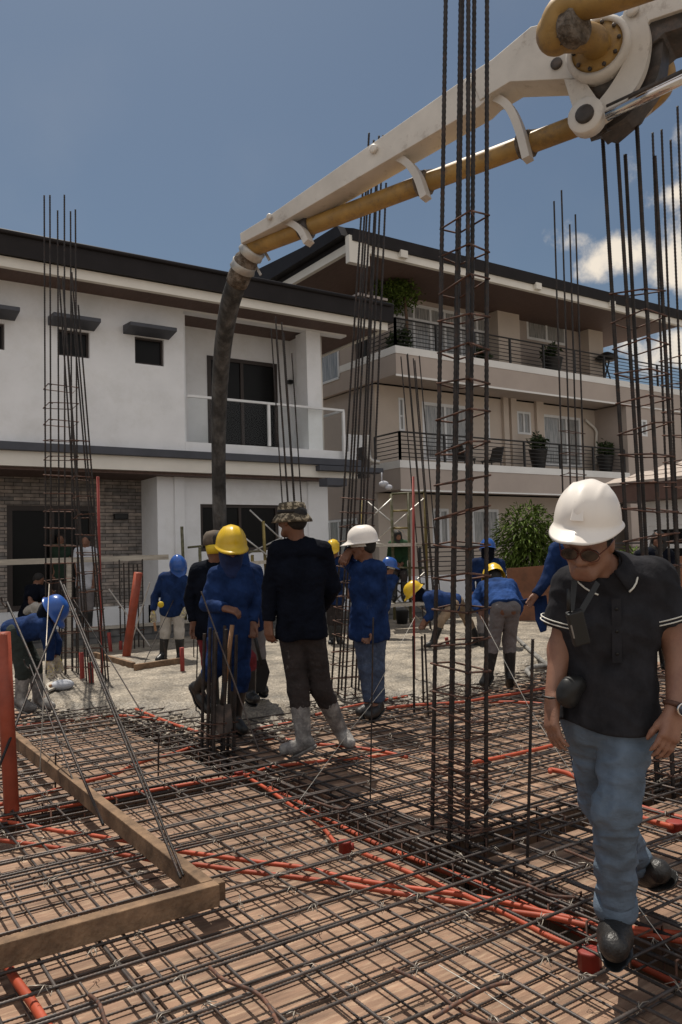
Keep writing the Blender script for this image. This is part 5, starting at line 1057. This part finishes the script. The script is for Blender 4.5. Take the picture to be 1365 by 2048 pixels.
# ---- man in charcoal polo, foreground
P1J = dict(head=(1176, 1080, -.05), shL=(1146, 1176, .04), shR=(1310, 1160, -.02), elL=(1122, 1300, .06), wrL=(1106, 1398, .0), haL=(1106, 1472, -.04), elR=(1356, 1300, -.04), wrR=(1350, 1418, -.16), haR=(1326, 1520, -.20),
    hipL=(1180, 1440, .05), hipR=(1258, 1442, -.02), knL=(1204, 1604, .14), anL=(1280, 1735, .55), toL=(1318, 1742, .42), knR=(1232, 1622, -.10), anR=(1232, 1835, .02), toR=(1229, 1893, -.14))
p1, j1, (hc, fd, hu, rt, sc1), v1 = person('man in charcoal polo shirt, faded jeans and white helmet walking in the foreground', 2.72, P1J, sc=1.0, shirt=POLO, trou=JEANS, boot=LEATH, skin=SKIN2, face=(-.50, -.44, -.78), hup=(-.10, .9, -.3),
    hel=HELW, fat=.92, loose=.7, bs=1.14, bootkind='shoe', sleeve='short', handL=(.8, 0, .2), handR=(-.3, .0, .9), thL=-1, thR=-1, curl=.55, wrk=.005, group=None, detail=True, vox=.0052, helsc=.94, hem=.015, cuff=True)
q = lambda x, y, z: hc+(rt*x+fd*y+hu*z)*sc1
# sunglasses
m = MB()
for i in (-1, 1):
    P = [q(i*(.033+.028*math.cos(a))+0, .108-.010*abs(i*(.033+.028*math.cos(a)))/.06, .000+.021*math.sin(a)-.004*(math.cos(a)*i)) for a in np.linspace(0, 2*math.pi, 18, endpoint=False)]; m.extr(P, fd*.003)
sg = obj('sunglasses', m, LENS, p1, label='dark tinted aviator sunglasses')
m = MB()
for i in (-1, 1): m.tube([q(i*(.033+.029*math.cos(a)), .111-.010*abs(.033+.028*math.cos(a))/.06, .021*math.sin(a)*1.05-.004*math.cos(a)) for a in np.linspace(0, 2*math.pi, 18, endpoint=False)], .0014, 5, closed=True); m.tube([q(i*.062, .10, .006), q(i*.080, .05, .010), q(i*.083, -.01, .008)], .002, 5)
m.tube([q(-.008, .113, .008), q(.008, .113, .008)], .0016, 5); obj('glasses_frame', m, M('brown_metal', (.12, .04, .03), .3, .1, 5, metal=.6), sg, fix=False)
hs_ = SDF(); A_ = np.array([rt, fd, hu]); hs_.ell(q(0, -.022, .020), np.array([.0825, .093, .093]), A_, .02); hs_.ell(q(0, -.05, -.02), np.array([.068, .062, .07]), A_, .02)
def posth(f, X, Y, Z):
    d_ = (X-hc[0])*fd[0]+(Y-hc[1])*fd[1]+(Z-hc[2])*fd[2]; u_ = (X-hc[0])*hu[0]+(Y-hc[1])*hu[1]+(Z-hc[2])*hu[2]
    return np.maximum(f, np.minimum(d_-.03, np.maximum(d_-.0, -u_+.01)+0*f))
sdfobj('hair', hs_, .005, HAIR, p1, .002, 80, 1, post=posth)
# collar with white piping, placket, sleeve piping
nb1 = (j1['shL']+j1['shR'])/2; nd = nrm(hc-nb1); xr_ = nrm(j1['shR']-j1['shL']); fr = nrm(np.cross(xr_, nd));
if fr@CF > 0: fr = -fr
cc = nb1+nd*.062+fr*.016
m = MB(); ring = []; n_ = 26
for i in range(n_+1):
    a = math.radians(-152+304*i/n_)+math.pi; ring.append((math.sin(a), math.cos(a)))
vs = []
for sx, cy in ring:
    op = max(0, cy-.3)
    for (rr_, hh) in ((.066, .050), (.072, .056), (.096, .012-.05*op), (.092, .004-.05*op)):
        vs.append(cc+xr_*sx*rr_*(1.05)+fr*cy*rr_*1.0+nd*(hh-.012*cy))
k = len(ring); fs = [(i*4+a, i*4+(a+1) % 4, (i+1)*4+(a+1) % 4, (i+1)*4+a) for i in range(k-1) for a in range(4)]+[(0, 1, 2, 3), ((k-1)*4+3, (k-1)*4+2, (k-1)*4+1, (k-1)*4)]
m.add(vs, fs, True); col_ = obj('collar', m, POLO, p1)
m = MB().tube([cc+xr_*sx*.0985*1.05+fr*cy*.0985+nd*(.010-.012*cy-.05*max(0, cy-.3)) for sx, cy in ring], .0032, 6); obj('collar_piping', m, PIPING, col_, fix=False)
for s_ in 'LR':
    a, b = j1['sh'+s_], j1['el'+s_]; d = nrm(b-a); c = a+(b-a)*.615; u = nrm(np.cross(d, [0, 1, 0.1])); v = np.cross(d, u)
    for o_, rr_ in ((-.010, .0865), (-.022, .0865)): obj('sleeve_piping', MB().tube([c+d*o_+(u*math.cos(t)+v*math.sin(t))*rr_ for t in np.linspace(0, 2*math.pi, 26, endpoint=False)], .0022, 5, closed=True), PIPING, p1, fix=False)
m = MB()
for s_, dirn in (('R', 1),):
    a, b = j1['kn'+s_], j1['an'+s_]; c = a+(b-a)*.90; d = nrm(b-a)
    m.lathe(c, [(.058, -.045), (.070, -.04), (.074, 0), (.070, .02), (.058, .022)], 22, d)
obj('trouser_turnup', m, JEANS, p1)
a, b = j1['knL'], j1['anL']; obj('trouser_turnup', MB().lathe(a+(b-a)*.88, [(.055, -.04), (.066, -.035), (.068, .0), (.064, .02), (.055, .022)], 20, nrm(b-a)), JEANS, p1)
a, b = j1['knR'], j1['anR']; obj('sock', MB().lathe(a+(b-a)*.98, [(.046, -.02), (.047, .03)], 16, nrm(b-a)), M('purple_sock', (.08, .015, .09), .9), p1)
m = MB(); pa, pb = cc+fr*.098+nd*-.045, (j1['shL']+j1['shR'])/2+nrm((j1['hipL']+j1['hipR'])/2-nb1)*.19+fr*.125
m.beam(pa, pb, .030, .004, up=fr); pk_ = obj('placket', m, POLO, p1)
for t_ in (.15, .5, .85): c_ = pa+(pb-pa)*t_+fr*.004; obj('button', MB().lathe(c_, [(.0055, 0), (.0055, .002), (.001, .0025)], 10, fr), BLACK, pk_)
SEAM = M('jeans_seam', (.045, .06, .10), .9, .2, 20)
for s_ in 'LR':
    a, b, c = j1['hip'+s_], j1['kn'+s_], j1['an'+s_]; side = xr_*(1 if s_ == 'R' else -1)
    pts_ = [a+side*.083-fr*.0, a*.5+b*.5+side*.080, b+side*.069, b*.5+c*.5+side*.066, b*.15+c*.85+side*.061]; obj('side_seam', MB().tube(smooth_path(pts_, 4), .0022, 5), SEAM, p1, fix=False)
a = j1['hipR']; pts_ = [a+fr*.088+np.array([0, 0, .02])-xr_*.02, a+fr*.085+xr_*.03-np.array([0, 0, .03]), a+fr*.05+xr_*.075-np.array([0, 0, .045])]; obj('pocket_seam', MB().tube(smooth_path(pts_, 5), .0022, 5), SEAM, p1, fix=False)
# laces and toe cap on the front shoe
an, to = j1['anR'], j1['toR']; fw = nrm(to-an); m = MB()
for i in range(6):
    t = .02+i*.017; c = an+fw*(t+.01)+np.array([0, 0, .052-.0085*i]); r_l = .020-.001*i; m.tube([c-xr_*r_l, c+np.array([0, 0, .004]), c+xr_*r_l+fw*.008], .0022, 5); m.tube([c+xr_*r_l, c+np.array([0, 0, .006]), c-xr_*r_l+fw*.008], .0022, 5)
m.tube(smooth_path([an+fw*.05+np.array([0, 0, .045]), an+fw*.06+xr_*.03+np.array([0, 0, .05]), an+fw*.09+xr_*.02+np.array([0, 0, .03])]), .002, 5); m.tube(smooth_path([an+fw*.05+np.array([0, 0, .045]), an+fw*.06-xr_*.03+np.array([0, 0, .05]), an+fw*.085-xr_*.03+np.array([0, 0, .025])]), .002, 5)
obj('shoe_laces', m, BLACK, p1, fix=False)
# watch
wv = nrm(j1['haR']-j1['wrR']); wc = j1['wrR']-wv*.012; u = nrm(np.cross(wv, CF)); fr2 = nrm(-CF*.9+u*.15); 
w_ = thing('wristwatch', 'steel wristwatch with dark dial on the wrist of the man in polo', 'watch', wc)
obj('strap', MB().tube([wc+(u*math.cos(t)+np.cross(wv, u)*math.sin(t))*.033 for t in np.linspace(0, 2*math.pi, 20, endpoint=False)], .0085, 6, closed=True), M('brown_leather', (.09, .04, .025), .6), w_, fix=False)
fc = wc+fr2*.040; obj('case', MB().lathe(fc, [(.020, -.006), (.0225, 0), (.0225, .006), (.019, .009), (.0185, .007)], 24, fr2), CHROME, w_); obj('dial', MB().lathe(fc+fr2*.0085, [(.0175, -.001), (.0175, 0)], 20, fr2), M('watch_dial', (.02, .035, .07), .15, .3, 300, spec=.8), w_)
o = obj('bracelet', MB().tube([j1['wrL']-nrm(j1['haL']-j1['wrL'])*.01+(CR*math.cos(t)+CF*math.sin(t))*.033 for t in np.linspace(0, 2*math.pi, 18, endpoint=False)], .004, 5, closed=True), BLACK, p1, fix=False)
# radio on lanyard and belt pouch
ra, rb = at(1148, 1222, 2.53), at(1164, 1288, 2.55); R0 = thing('handheld_radio', 'black handheld radio hanging on the chest of the man in polo', 'radio', ra)
ud = nrm(rb-ra); obj('case', MB().beam(ra, rb, .052, .030, up=-CF), BLACK, R0, bevel=.005); obj('antenna', MB().tube([ra+CR*-.015, at(1137, 1178, 2.53)], .006, 8, rs=[.007, .0045]), BLACK, R0)
m = MB().beam((ra*.75+rb*.25)-CF*.016, (ra*.4+rb*.6)-CF*.016, .004, .004); 
for i in range(4): c = ra*(.3+.0)+rb*.7; 
obj('side_key', MB().beam(ra*.6+rb*.4-CF*.014-CR*.022, ra*.2+rb*.8-CF*.014-CR*.022, .005, .006), M('grey_key', (.22, .20, .18), .5), R0)
ln_ = MB()
for (x0, y0), (x1, y1) in (((1196, 1165), (1163, 1222)), ((1150, 1160), (1143, 1222))): ln_.beam(at(x0, y0, 2.60), at(x1, y1, 2.535), .018, .003, up=-CF)
obj('lanyard', ln_, BLACK, R0)
bp_ = at(1136, 1388, 2.66); o = SDF().ell(bp_, np.array([.040, .035, .046]), None, .01).ell(bp_+CU*.03+CR*.02, np.array([.045, .03, .03]), None, .02); P0 = thing('belt_pouch', 'black pouch hanging at the hip of the man in polo', 'pouch', bp_); sdfobj('pouch_body', o, .006, BLACK, P0, .003, 60, 2)
obj('pouch_strap', MB().beam(bp_+CU*.03, at(1165, 1360, 2.66), .02, .006, up=-CF), BLACK, P0)
# ---- workers
def W_(label, D, J, **k): return person(label, D, J, **k)
r2, j2, h2, v2 = W_('man seen from behind in camouflage bucket hat, navy shirt and cement stained rubber boots', 5.86, dict(head=(585, 1040), shL=(556, 1102), shR=(646, 1103, .03), elL=(541, 1175, .0), wrL=(537, 1243, -.05), haL=(543, 1308, -.05), elR=(666, 1175, .06), wrR=(640, 1222, .22), haR=(610, 1225, .3),
    hipL=(583, 1262), hipR=(624, 1262), knL=(597, 1378, .0), anL=(608, 1478, -.02), toL=(570, 1498, .0), knR=(643, 1376, .05), anR=(680, 1458, .20), toR=(700, 1486, .12)), sc=1.06, shirt=NAVY, trou=WORKT, boot=BOOTG, face=(-.75, -.05, .65), handL=(.4, 0, .6), thL=-1, loose=1.15, curl=.7, fat=1.0, vox=.0075, wrk=.005, hem=.05)
hc2, fd2, hu2, rt2, s2 = h2
m = MB().lathe(hc2+hu2*.02, [(.150, -.035), (.142, -.012), (.118, .020), (.108, .030), (.104, .075), (.092, .105), (.05, .112), (.001, .113)], 26, nrm(hu2)); m.lathe(hc2+hu2*.018, [(.148, -.034), (.104, .02), (.1, .026)], 26, nrm(hu2)); hat = obj('bucket_hat', m, CAMO, r2, label='camouflage bucket hat')
obj('hat_band', MB().lathe(hc2+hu2*.02, [(.1105, .028), (.1085, .055), (.104, .055), (.104, .028)], 26, nrm(hu2)), HAIR, hat)
W_('worker in yellow helmet with navy face cloth holding a shovel behind starter bars', 6.5, dict(head=(463, 1100), shL=(433, 1152), shR=(490, 1150, .05), elL=(414, 1208, -.05), wrL=(450, 1217, -.22), haL=(484, 1226, -.25), elR=(510, 1200, .1), wrR=(505, 1245, .0), haR=(508, 1275, -.04),
    hipL=(440, 1270), hipR=(478, 1270), knL=(430, 1335, -.1), anL=(398, 1375, .1), toL=(416, 1418, .05), knR=(482, 1350, -.05), anR=(470, 1432, .0), toR=(488, 1460, -.1)), shirt=BLUE, trou=BLUE, boot=BOOTB, face=(.25, -.15, -.95), hel=HELY, hood=M('dark_blue_cloth', (.012, .024, .085), .9, .2, 8, bump=.3, bscale=45), hem=.28, loose=1.25, handL=(.3, -.8, .3), curl=1.2, helsc=1.12, vox=.0085, hellabel='scratched yellow helmet')
r4, j4, h4, v4 = W_('worker in brown cap and navy shirt standing behind the yellow helmet man', 7.3, dict(head=(430, 1088), shL=(394, 1142), shR=(462, 1140, .05), elL=(381, 1198), wrL=(388, 1244, -.05), haL=(394, 1292, -.05), elR=(498, 1185, .1), wrR=(505, 1225, .05), haR=(512, 1262, .0),
    hipL=(410, 1250), hipR=(448, 1250), knL=(420, 1330), anL=(428, 1400), toL=(415, 1410, -.1), knR=(497, 1318, -.1), anR=(500, 1385, -.1), toR=(512, 1398, -.2)), shirt=NAVY, trou=REDT, boot=BOOTB, face=(-.6, -.1, .7), vox=.0085)
hc4, fd4, hu4, rt4, s4 = h4
obj('cap', MB().lathe(hc4+hu4*.01, [(.102, -.02), (.106, .02), (.098, .07), (.07, .105), (.001, .118)], 20, hu4), CAPB, r4, label='brown cap over a yellow cloth'); obj('cap_cloth', MB().lathe(hc4-hu4*.05-fd4*.02, [(.085, -.04), (.092, 0), (.096, .04)], 16, hu4), YEL, r4)
W_('worker in loose blue shirt with grey trousers, mostly hidden behind the yellow helmet man', 7.9, dict(head=(478, 1108), shL=(460, 1142), shR=(512, 1145), elL=(455, 1190), wrL=(462, 1225), haL=(465, 1255), elR=(518, 1190, -.1), wrR=(508, 1228, -.2), haR=(514, 1258, -.25),
    hipL=(478, 1235), hipR=(512, 1235), knL=(495, 1312), anL=(505, 1372), toL=(500, 1388, -.1), knR=(516, 1310), anR=(523, 1368), toR=(530, 1382, -.15)), shirt=BLUE, trou=GREYT, boot=BOOTB, face=(.5, -.1, .6), hood=BLUE, loose=1.3, vox=.010)
r5, j5, h5, v5 = W_('worker in white helmet, blue shirt and blue jeans seen from behind with one hand raised', 7.05, dict(head=(727, 1092), shL=(714, 1142, .08), shR=(758, 1140, -.08), elL=(700, 1128, .30), wrL=(699, 1102, .03), haL=(684, 1124, -.05), elR=(762, 1200, -.08), wrR=(738, 1254, -.1), haR=(731, 1284, -.12),
    hipL=(724, 1258), hipR=(754, 1258), knL=(735, 1338), anL=(742, 1405), toL=(720, 1424, -.1), knR=(752, 1338), anR=(756, 1408), toR=(738, 1430, -.15)), shirt=BLUE, trou=JEANSD, boot=LEATH, face=(-.92, -.08, .25), hel=HELW, bootkind='shoe', loose=1.2, hem=.10, helsc=1.0, handL=(.2, -.2, .8), curl=.9, vox=.0085)
W_('distant worker in yellow helmet and blue shirt facing the viewer beside the slanting cage', 12.8, dict(head=(667, 1102), shL=(649, 1124), shR=(686, 1124), elL=(646, 1152), wrL=(650, 1178, -.1), haL=(652, 1200, -.1), elR=(694, 1152), wrR=(697, 1178, -.15), haR=(697, 1202, -.15),
    hipL=(659, 1192), hipR=(677, 1192), knL=(663, 1238), anL=(665, 1278), toL=(661, 1286, -.1), knR=(676, 1238), anR=(679, 1278), toR=(682, 1286, -.1)), shirt=BLUE, trou=WORKT, boot=BOOTB, face=(-.3, -.3, -1), hel=HELY, helsc=1.02)
W_('worker in blue helmet and pale dusty trousers looking down beside the leaning orange pipe', 11.4, dict(head=(357, 1132), shL=(327, 1155), shR=(368, 1160, -.05), elL=(310, 1195), wrL=(307, 1222, -.1), haL=(309, 1250, -.12), elR=(372, 1190), wrR=(372, 1215, -.15), haR=(366, 1232, -.2),
    hipL=(334, 1212), hipR=(356, 1212), knL=(331, 1262), anL=(327, 1306), toL=(316, 1319, -.12), knR=(359, 1262), anR=(361, 1308), toR=(357, 1322, -.15)), shirt=BLUE, trou=PALET, boot=BOOTB, face=(.25, -.85, -.5), hup=(.1, .6, -.8), hel=HELB, gloves=GLOVE, hood=M('dark_blue_cloth', (.012, .024, .085)), loose=1.15, helsc=1.0)
W_('worker in blue helmet and dark green trousers bending over the rebar at the left edge', 7.8, dict(head=(102, 1225, -.05), shL=(90, 1245, .12), shR=(88, 1252, -.14), elL=(112, 1285, .12), wrL=(112, 1312, .05), haL=(120, 1335, .05), elR=(100, 1288, -.12), wrR=(98, 1320, -.12), haR=(104, 1345, -.12),
    hipL=(34, 1262, .1), hipR=(28, 1266, -.1), knL=(68, 1328, .12), anL=(78, 1392, .1), toL=(104, 1412, .05), knR=(48, 1335, -.12), anR=(42, 1398, -.12), toR=(66, 1416, -.15)), shirt=BLUE, trou=GREENT, boot=BOOTG, face=(.6, -.75, -.2), hup=(.6, .75, 0), hel=HELB, gloves=GLOVE, hood=NAVY, helsc=1.0, hem=.06, loose=1.25)
W_('worker in yellow helmet and beige trousers bending low behind the tall column cage', 12.0, dict(head=(832, 1186), shL=(858, 1190, .13), shR=(856, 1196, -.13), elL=(868, 1225, .15), wrL=(858, 1240, .1), haL=(848, 1252, .08), elR=(862, 1230, -.15), wrR=(850, 1240, -.18), haR=(842, 1255, -.18),
    hipL=(916, 1203, .1), hipR=(912, 1207, -.1), knL=(938, 1246, .1), anL=(955, 1280, .1), toL=(940, 1292, .05), knR=(882, 1240, -.12), anR=(868, 1282, -.1), toR=(852, 1292, -.12)), shirt=BLUE, trou=BEIGET, boot=BOOTB, face=(-.75, -.6, -.1), hup=(-.6, .75, 0), hel=HELY, hood=NAVY, helsc=1.05, hem=.03)
W_('worker in blue helmet standing upright behind the bent man in grey trousers', 11.9, dict(head=(976, 1102), shL=(950, 1126), shR=(1002, 1128), elL=(942, 1160), wrL=(946, 1185, -.1), haL=(950, 1205, -.12), elR=(1006, 1160), wrR=(1003, 1190), haR=(1000, 1210),
    hipL=(962, 1200), hipR=(986, 1200), knL=(964, 1252), anL=(966, 1294), toL=(964, 1304, .1), knR=(986, 1252), anR=(986, 1294), toR=(986, 1304, .1)), shirt=BLUE, trou=GREYT, face=(.1, -.2, .95), hel=HELB, hood=NAVY, helsc=1.05)
W_('worker in yellow helmet and grey trousers bending forward with his back to the viewer', 8.4, dict(head=(988, 1160, .45), shL=(968, 1175, .32), shR=(1022, 1172, .28), elL=(948, 1205, .3), wrL=(962, 1222, .15), haL=(972, 1240, .1), elR=(1038, 1205, .35), wrR=(1030, 1240, .4), haR=(1020, 1262, .4),
    hipL=(998, 1216, -.05), hipR=(1024, 1216, -.05), knL=(987, 1282), anL=(976, 1350), toL=(966, 1366, -.02), knR=(1019, 1282, .06), anR=(1020, 1348, .06), toR=(1020, 1366, .2)), shirt=BLUEL, trou=GREYT, face=(-.1, -.6, .7), hup=(0, .75, .6), hel=HELY, helsc=1.05, hem=.02, loose=1.05, vox=.0095)
r12, j12, h12, v12 = W_('worker in blue shirt half hidden behind the man in polo, holding a hanging cloth', 7.6, dict(head=(1160, 1075), shL=(1112, 1100), shR=(1180, 1105), elL=(1094, 1158, -.05), wrL=(1072, 1190, -.12), haL=(1058, 1208, -.15), elR=(1190, 1160), wrR=(1188, 1200, -.1), haR=(1185, 1230, -.1),
    hipL=(1130, 1215), hipR=(1165, 1215), knL=(1160, 1300), anL=(1185, 1382), toL=(1175, 1395, -.1), knR=(1175, 1300), anR=(1205, 1382), toR=(1200, 1396, -.1)), shirt=BLUE, trou=GREYT, face=(-.6, -.3, -.6), hel=HELW)
m = MB(); X_ = [(1040, 1200), (1062, 1196), (1078, 1194), (1094, 1190), (1098, 1225), (1094, 1262), (1082, 1266), (1072, 1240), (1070, 1212), (1050, 1210)]
m.extr([at(x, y, 7.45+.02*(i % 3)) for i, (x, y) in enumerate(X_)], CF*.025); o = obj('hanging_cloth', m, BLUE, bevel=.01); tag(o, 'dark blue cloth hanging from the hand of the half hidden worker', 'cloth')
W_('worker in blue helmet peeking out behind the shoulder of the man in blue jeans', 13.5, dict(head=(778, 1136), shL=(755, 1156), shR=(790, 1158), elL=(750, 1180), wrL=(752, 1200), haL=(754, 1215), elR=(776, 1182), wrR=(770, 1195, -.1), haR=(765, 1205, -.1), hipL=(756, 1205), hipR=(768, 1205), knL=(756, 1235), anL=(757, 1268), toL=(755, 1276, -.1), knR=(766, 1235), anR=(766, 1268), toR=(764, 1276, -.1)), shirt=BLUE, face=(.8, -.2, .3), hel=HELB)
door_g = 'people in the stone clad doorway'
for lab, x, y, d, shm, trm, hl in (('young man in white tee shirt standing before the dark doorway', 172, 1083, 14.2, TEE, GREYT, None), ('man in dim green shirt standing in the dark doorway', 122, 1078, 16.6, M('dim_green', (.012, .028, .016), .9), WORKT, None)):
    k = 12.8/d; W_(lab, d, dict(head=(x, y), shL=(x-17*k, y+22*k), shR=(x+17*k, y+22*k), elL=(x-20*k, y+55*k), wrL=(x-17*k, y+85*k, -.1), haL=(x-16*k, y+105*k, -.1), elR=(x+20*k, y+55*k), wrR=(x+18*k, y+85*k, -.1), haR=(x+17*k, y+105*k, -.1), hipL=(x-9*k, y+90*k), hipR=(x+9*k, y+90*k), knL=(x-10*k, y+140*k), anL=(x-10*k, y+185*k), toL=(x-14*k, y+192*k, -.1), knR=(x+8*k, y+140*k), anR=(x+8*k, y+185*k), toR=(x+10*k, y+192*k, -.1)),
        shirt=shm, trou=trm, sleeve='short', group=None, hel=hl, face=(.1, -.2, -1))
W_('person crouching in dark clothes at the left of the stone clad doorway', 14.0, dict(head=(78, 1160), shL=(58, 1178), shR=(88, 1180, -.1), elL=(62, 1205, -.2), wrL=(80, 1208, -.3), haL=(94, 1204, -.35), elR=(92, 1205, -.3), wrR=(98, 1195, -.4), haR=(104, 1188, -.4), hipL=(52, 1225), hipR=(66, 1225), knL=(72, 1212, -.3), anL=(66, 1252, -.2), toL=(78, 1258, -.3), knR=(84, 1214, -.35), anR=(78, 1254, -.25), toR=(90, 1260, -.3)), shirt=NAVY, trou=PALET, group=None, face=(.8, -.5, -.2), sleeve='short')
W_('man with dark patterned cap behind the rebar cage at the right edge', 9.5, dict(head=(1318, 1082), shL=(1280, 1112), shR=(1338, 1110), elL=(1275, 1155), wrL=(1280, 1190), haL=(1282, 1215), elR=(1345, 1155), wrR=(1340, 1190), haR=(1338, 1212), hipL=(1300, 1205), hipR=(1326, 1205), knL=(1302, 1270), anL=(1306, 1328), toL=(1300, 1336, -.1), knR=(1326, 1270), anR=(1330, 1328), toR=(1334, 1336, -.1)), shirt=NAVY, face=(-.5, -.3, -.8), hood=HAIR)
W_('man in dark clothes sitting on the scaffold planks before the taupe building', 15.3, dict(head=(795, 1072), shL=(783, 1088), shR=(812, 1088), elL=(780, 1112), wrL=(790, 1126, -.2), haL=(800, 1130, -.25), elR=(815, 1112), wrR=(806, 1126, -.2), haR=(800, 1132, -.2), hipL=(790, 1142), hipR=(806, 1142), knL=(788, 1150, -.4), anL=(790, 1190, -.4), toL=(786, 1198, -.5), knR=(808, 1150, -.4), anR=(808, 1190, -.4), toR=(812, 1198, -.5)), shirt=GRNC, trou=WORKT, group=None, face=(.3, -.4, -.8), hood=HAIR)
# tools
s_ = thing('shovel', 'shovel with wooden shaft standing between the starter bars', 'shovel', at(452, 1428, 6.1))
obj('shaft', MB().tube([at(465, 1250, 6.15), at(450, 1370, 6.12)], .018, 8), WOODH, s_); obj('socket', MB().tube([at(450, 1365, 6.12), at(446, 1410, 6.1)], .022, 8, rs=[.021, .026]), BOOTB, s_); obj('blade', MB().extr([at(x, y, 6.08) for x, y in ((432, 1410), (462, 1408), (466, 1455), (448, 1478), (430, 1458))], CF*.012), STEELD, s_, bevel=.003)
s_ = thing('shovel', 'black shovel pressed into the concrete beside the red trousers', 'shovel', at(520, 1385, 7.7)); obj('shaft', MB().tube([at(505, 1250, 7.75), at(523, 1330, 7.7)], .02, 8), BOOTB, s_); obj('blade', MB().extr([at(x, y, 7.7) for x, y in ((512, 1322), (532, 1318), (540, 1345), (530, 1385), (506, 1385), (508, 1345))], CF*.02), BOOTB, s_, bevel=.004)
o = obj('hand_trowel', MB().beam(at(309, 1245, 11.2), at(312, 1262, 11.2), .03, .03), WOODH); tag(o, 'trowel in the glove of the man looking down', 'trowel')
s_ = thing('float_board', 'pale float board pressed on the concrete by the bending man', 'float', at(112, 1372, 7.8)); obj('board', MB().extr([G(92, 1372, .05), G(118, 1358, .05), G(122, 1374, .05), G(98, 1384, .05)], (0, 0, .02)), PLANK, s_); obj('handle', MB().tube([G(100, 1372, .09), G(114, 1366, .09)], .015, 6), WOODH, s_)
o = obj('tape_measure', MB().lathe(at(322, 1209, 11.15), [(.04, -.02), (.045, 0), (.04, .02)], 12, CF), YEL); tag(o, 'yellow tape measure clipped on the belt of the man looking down', 'tape measure')
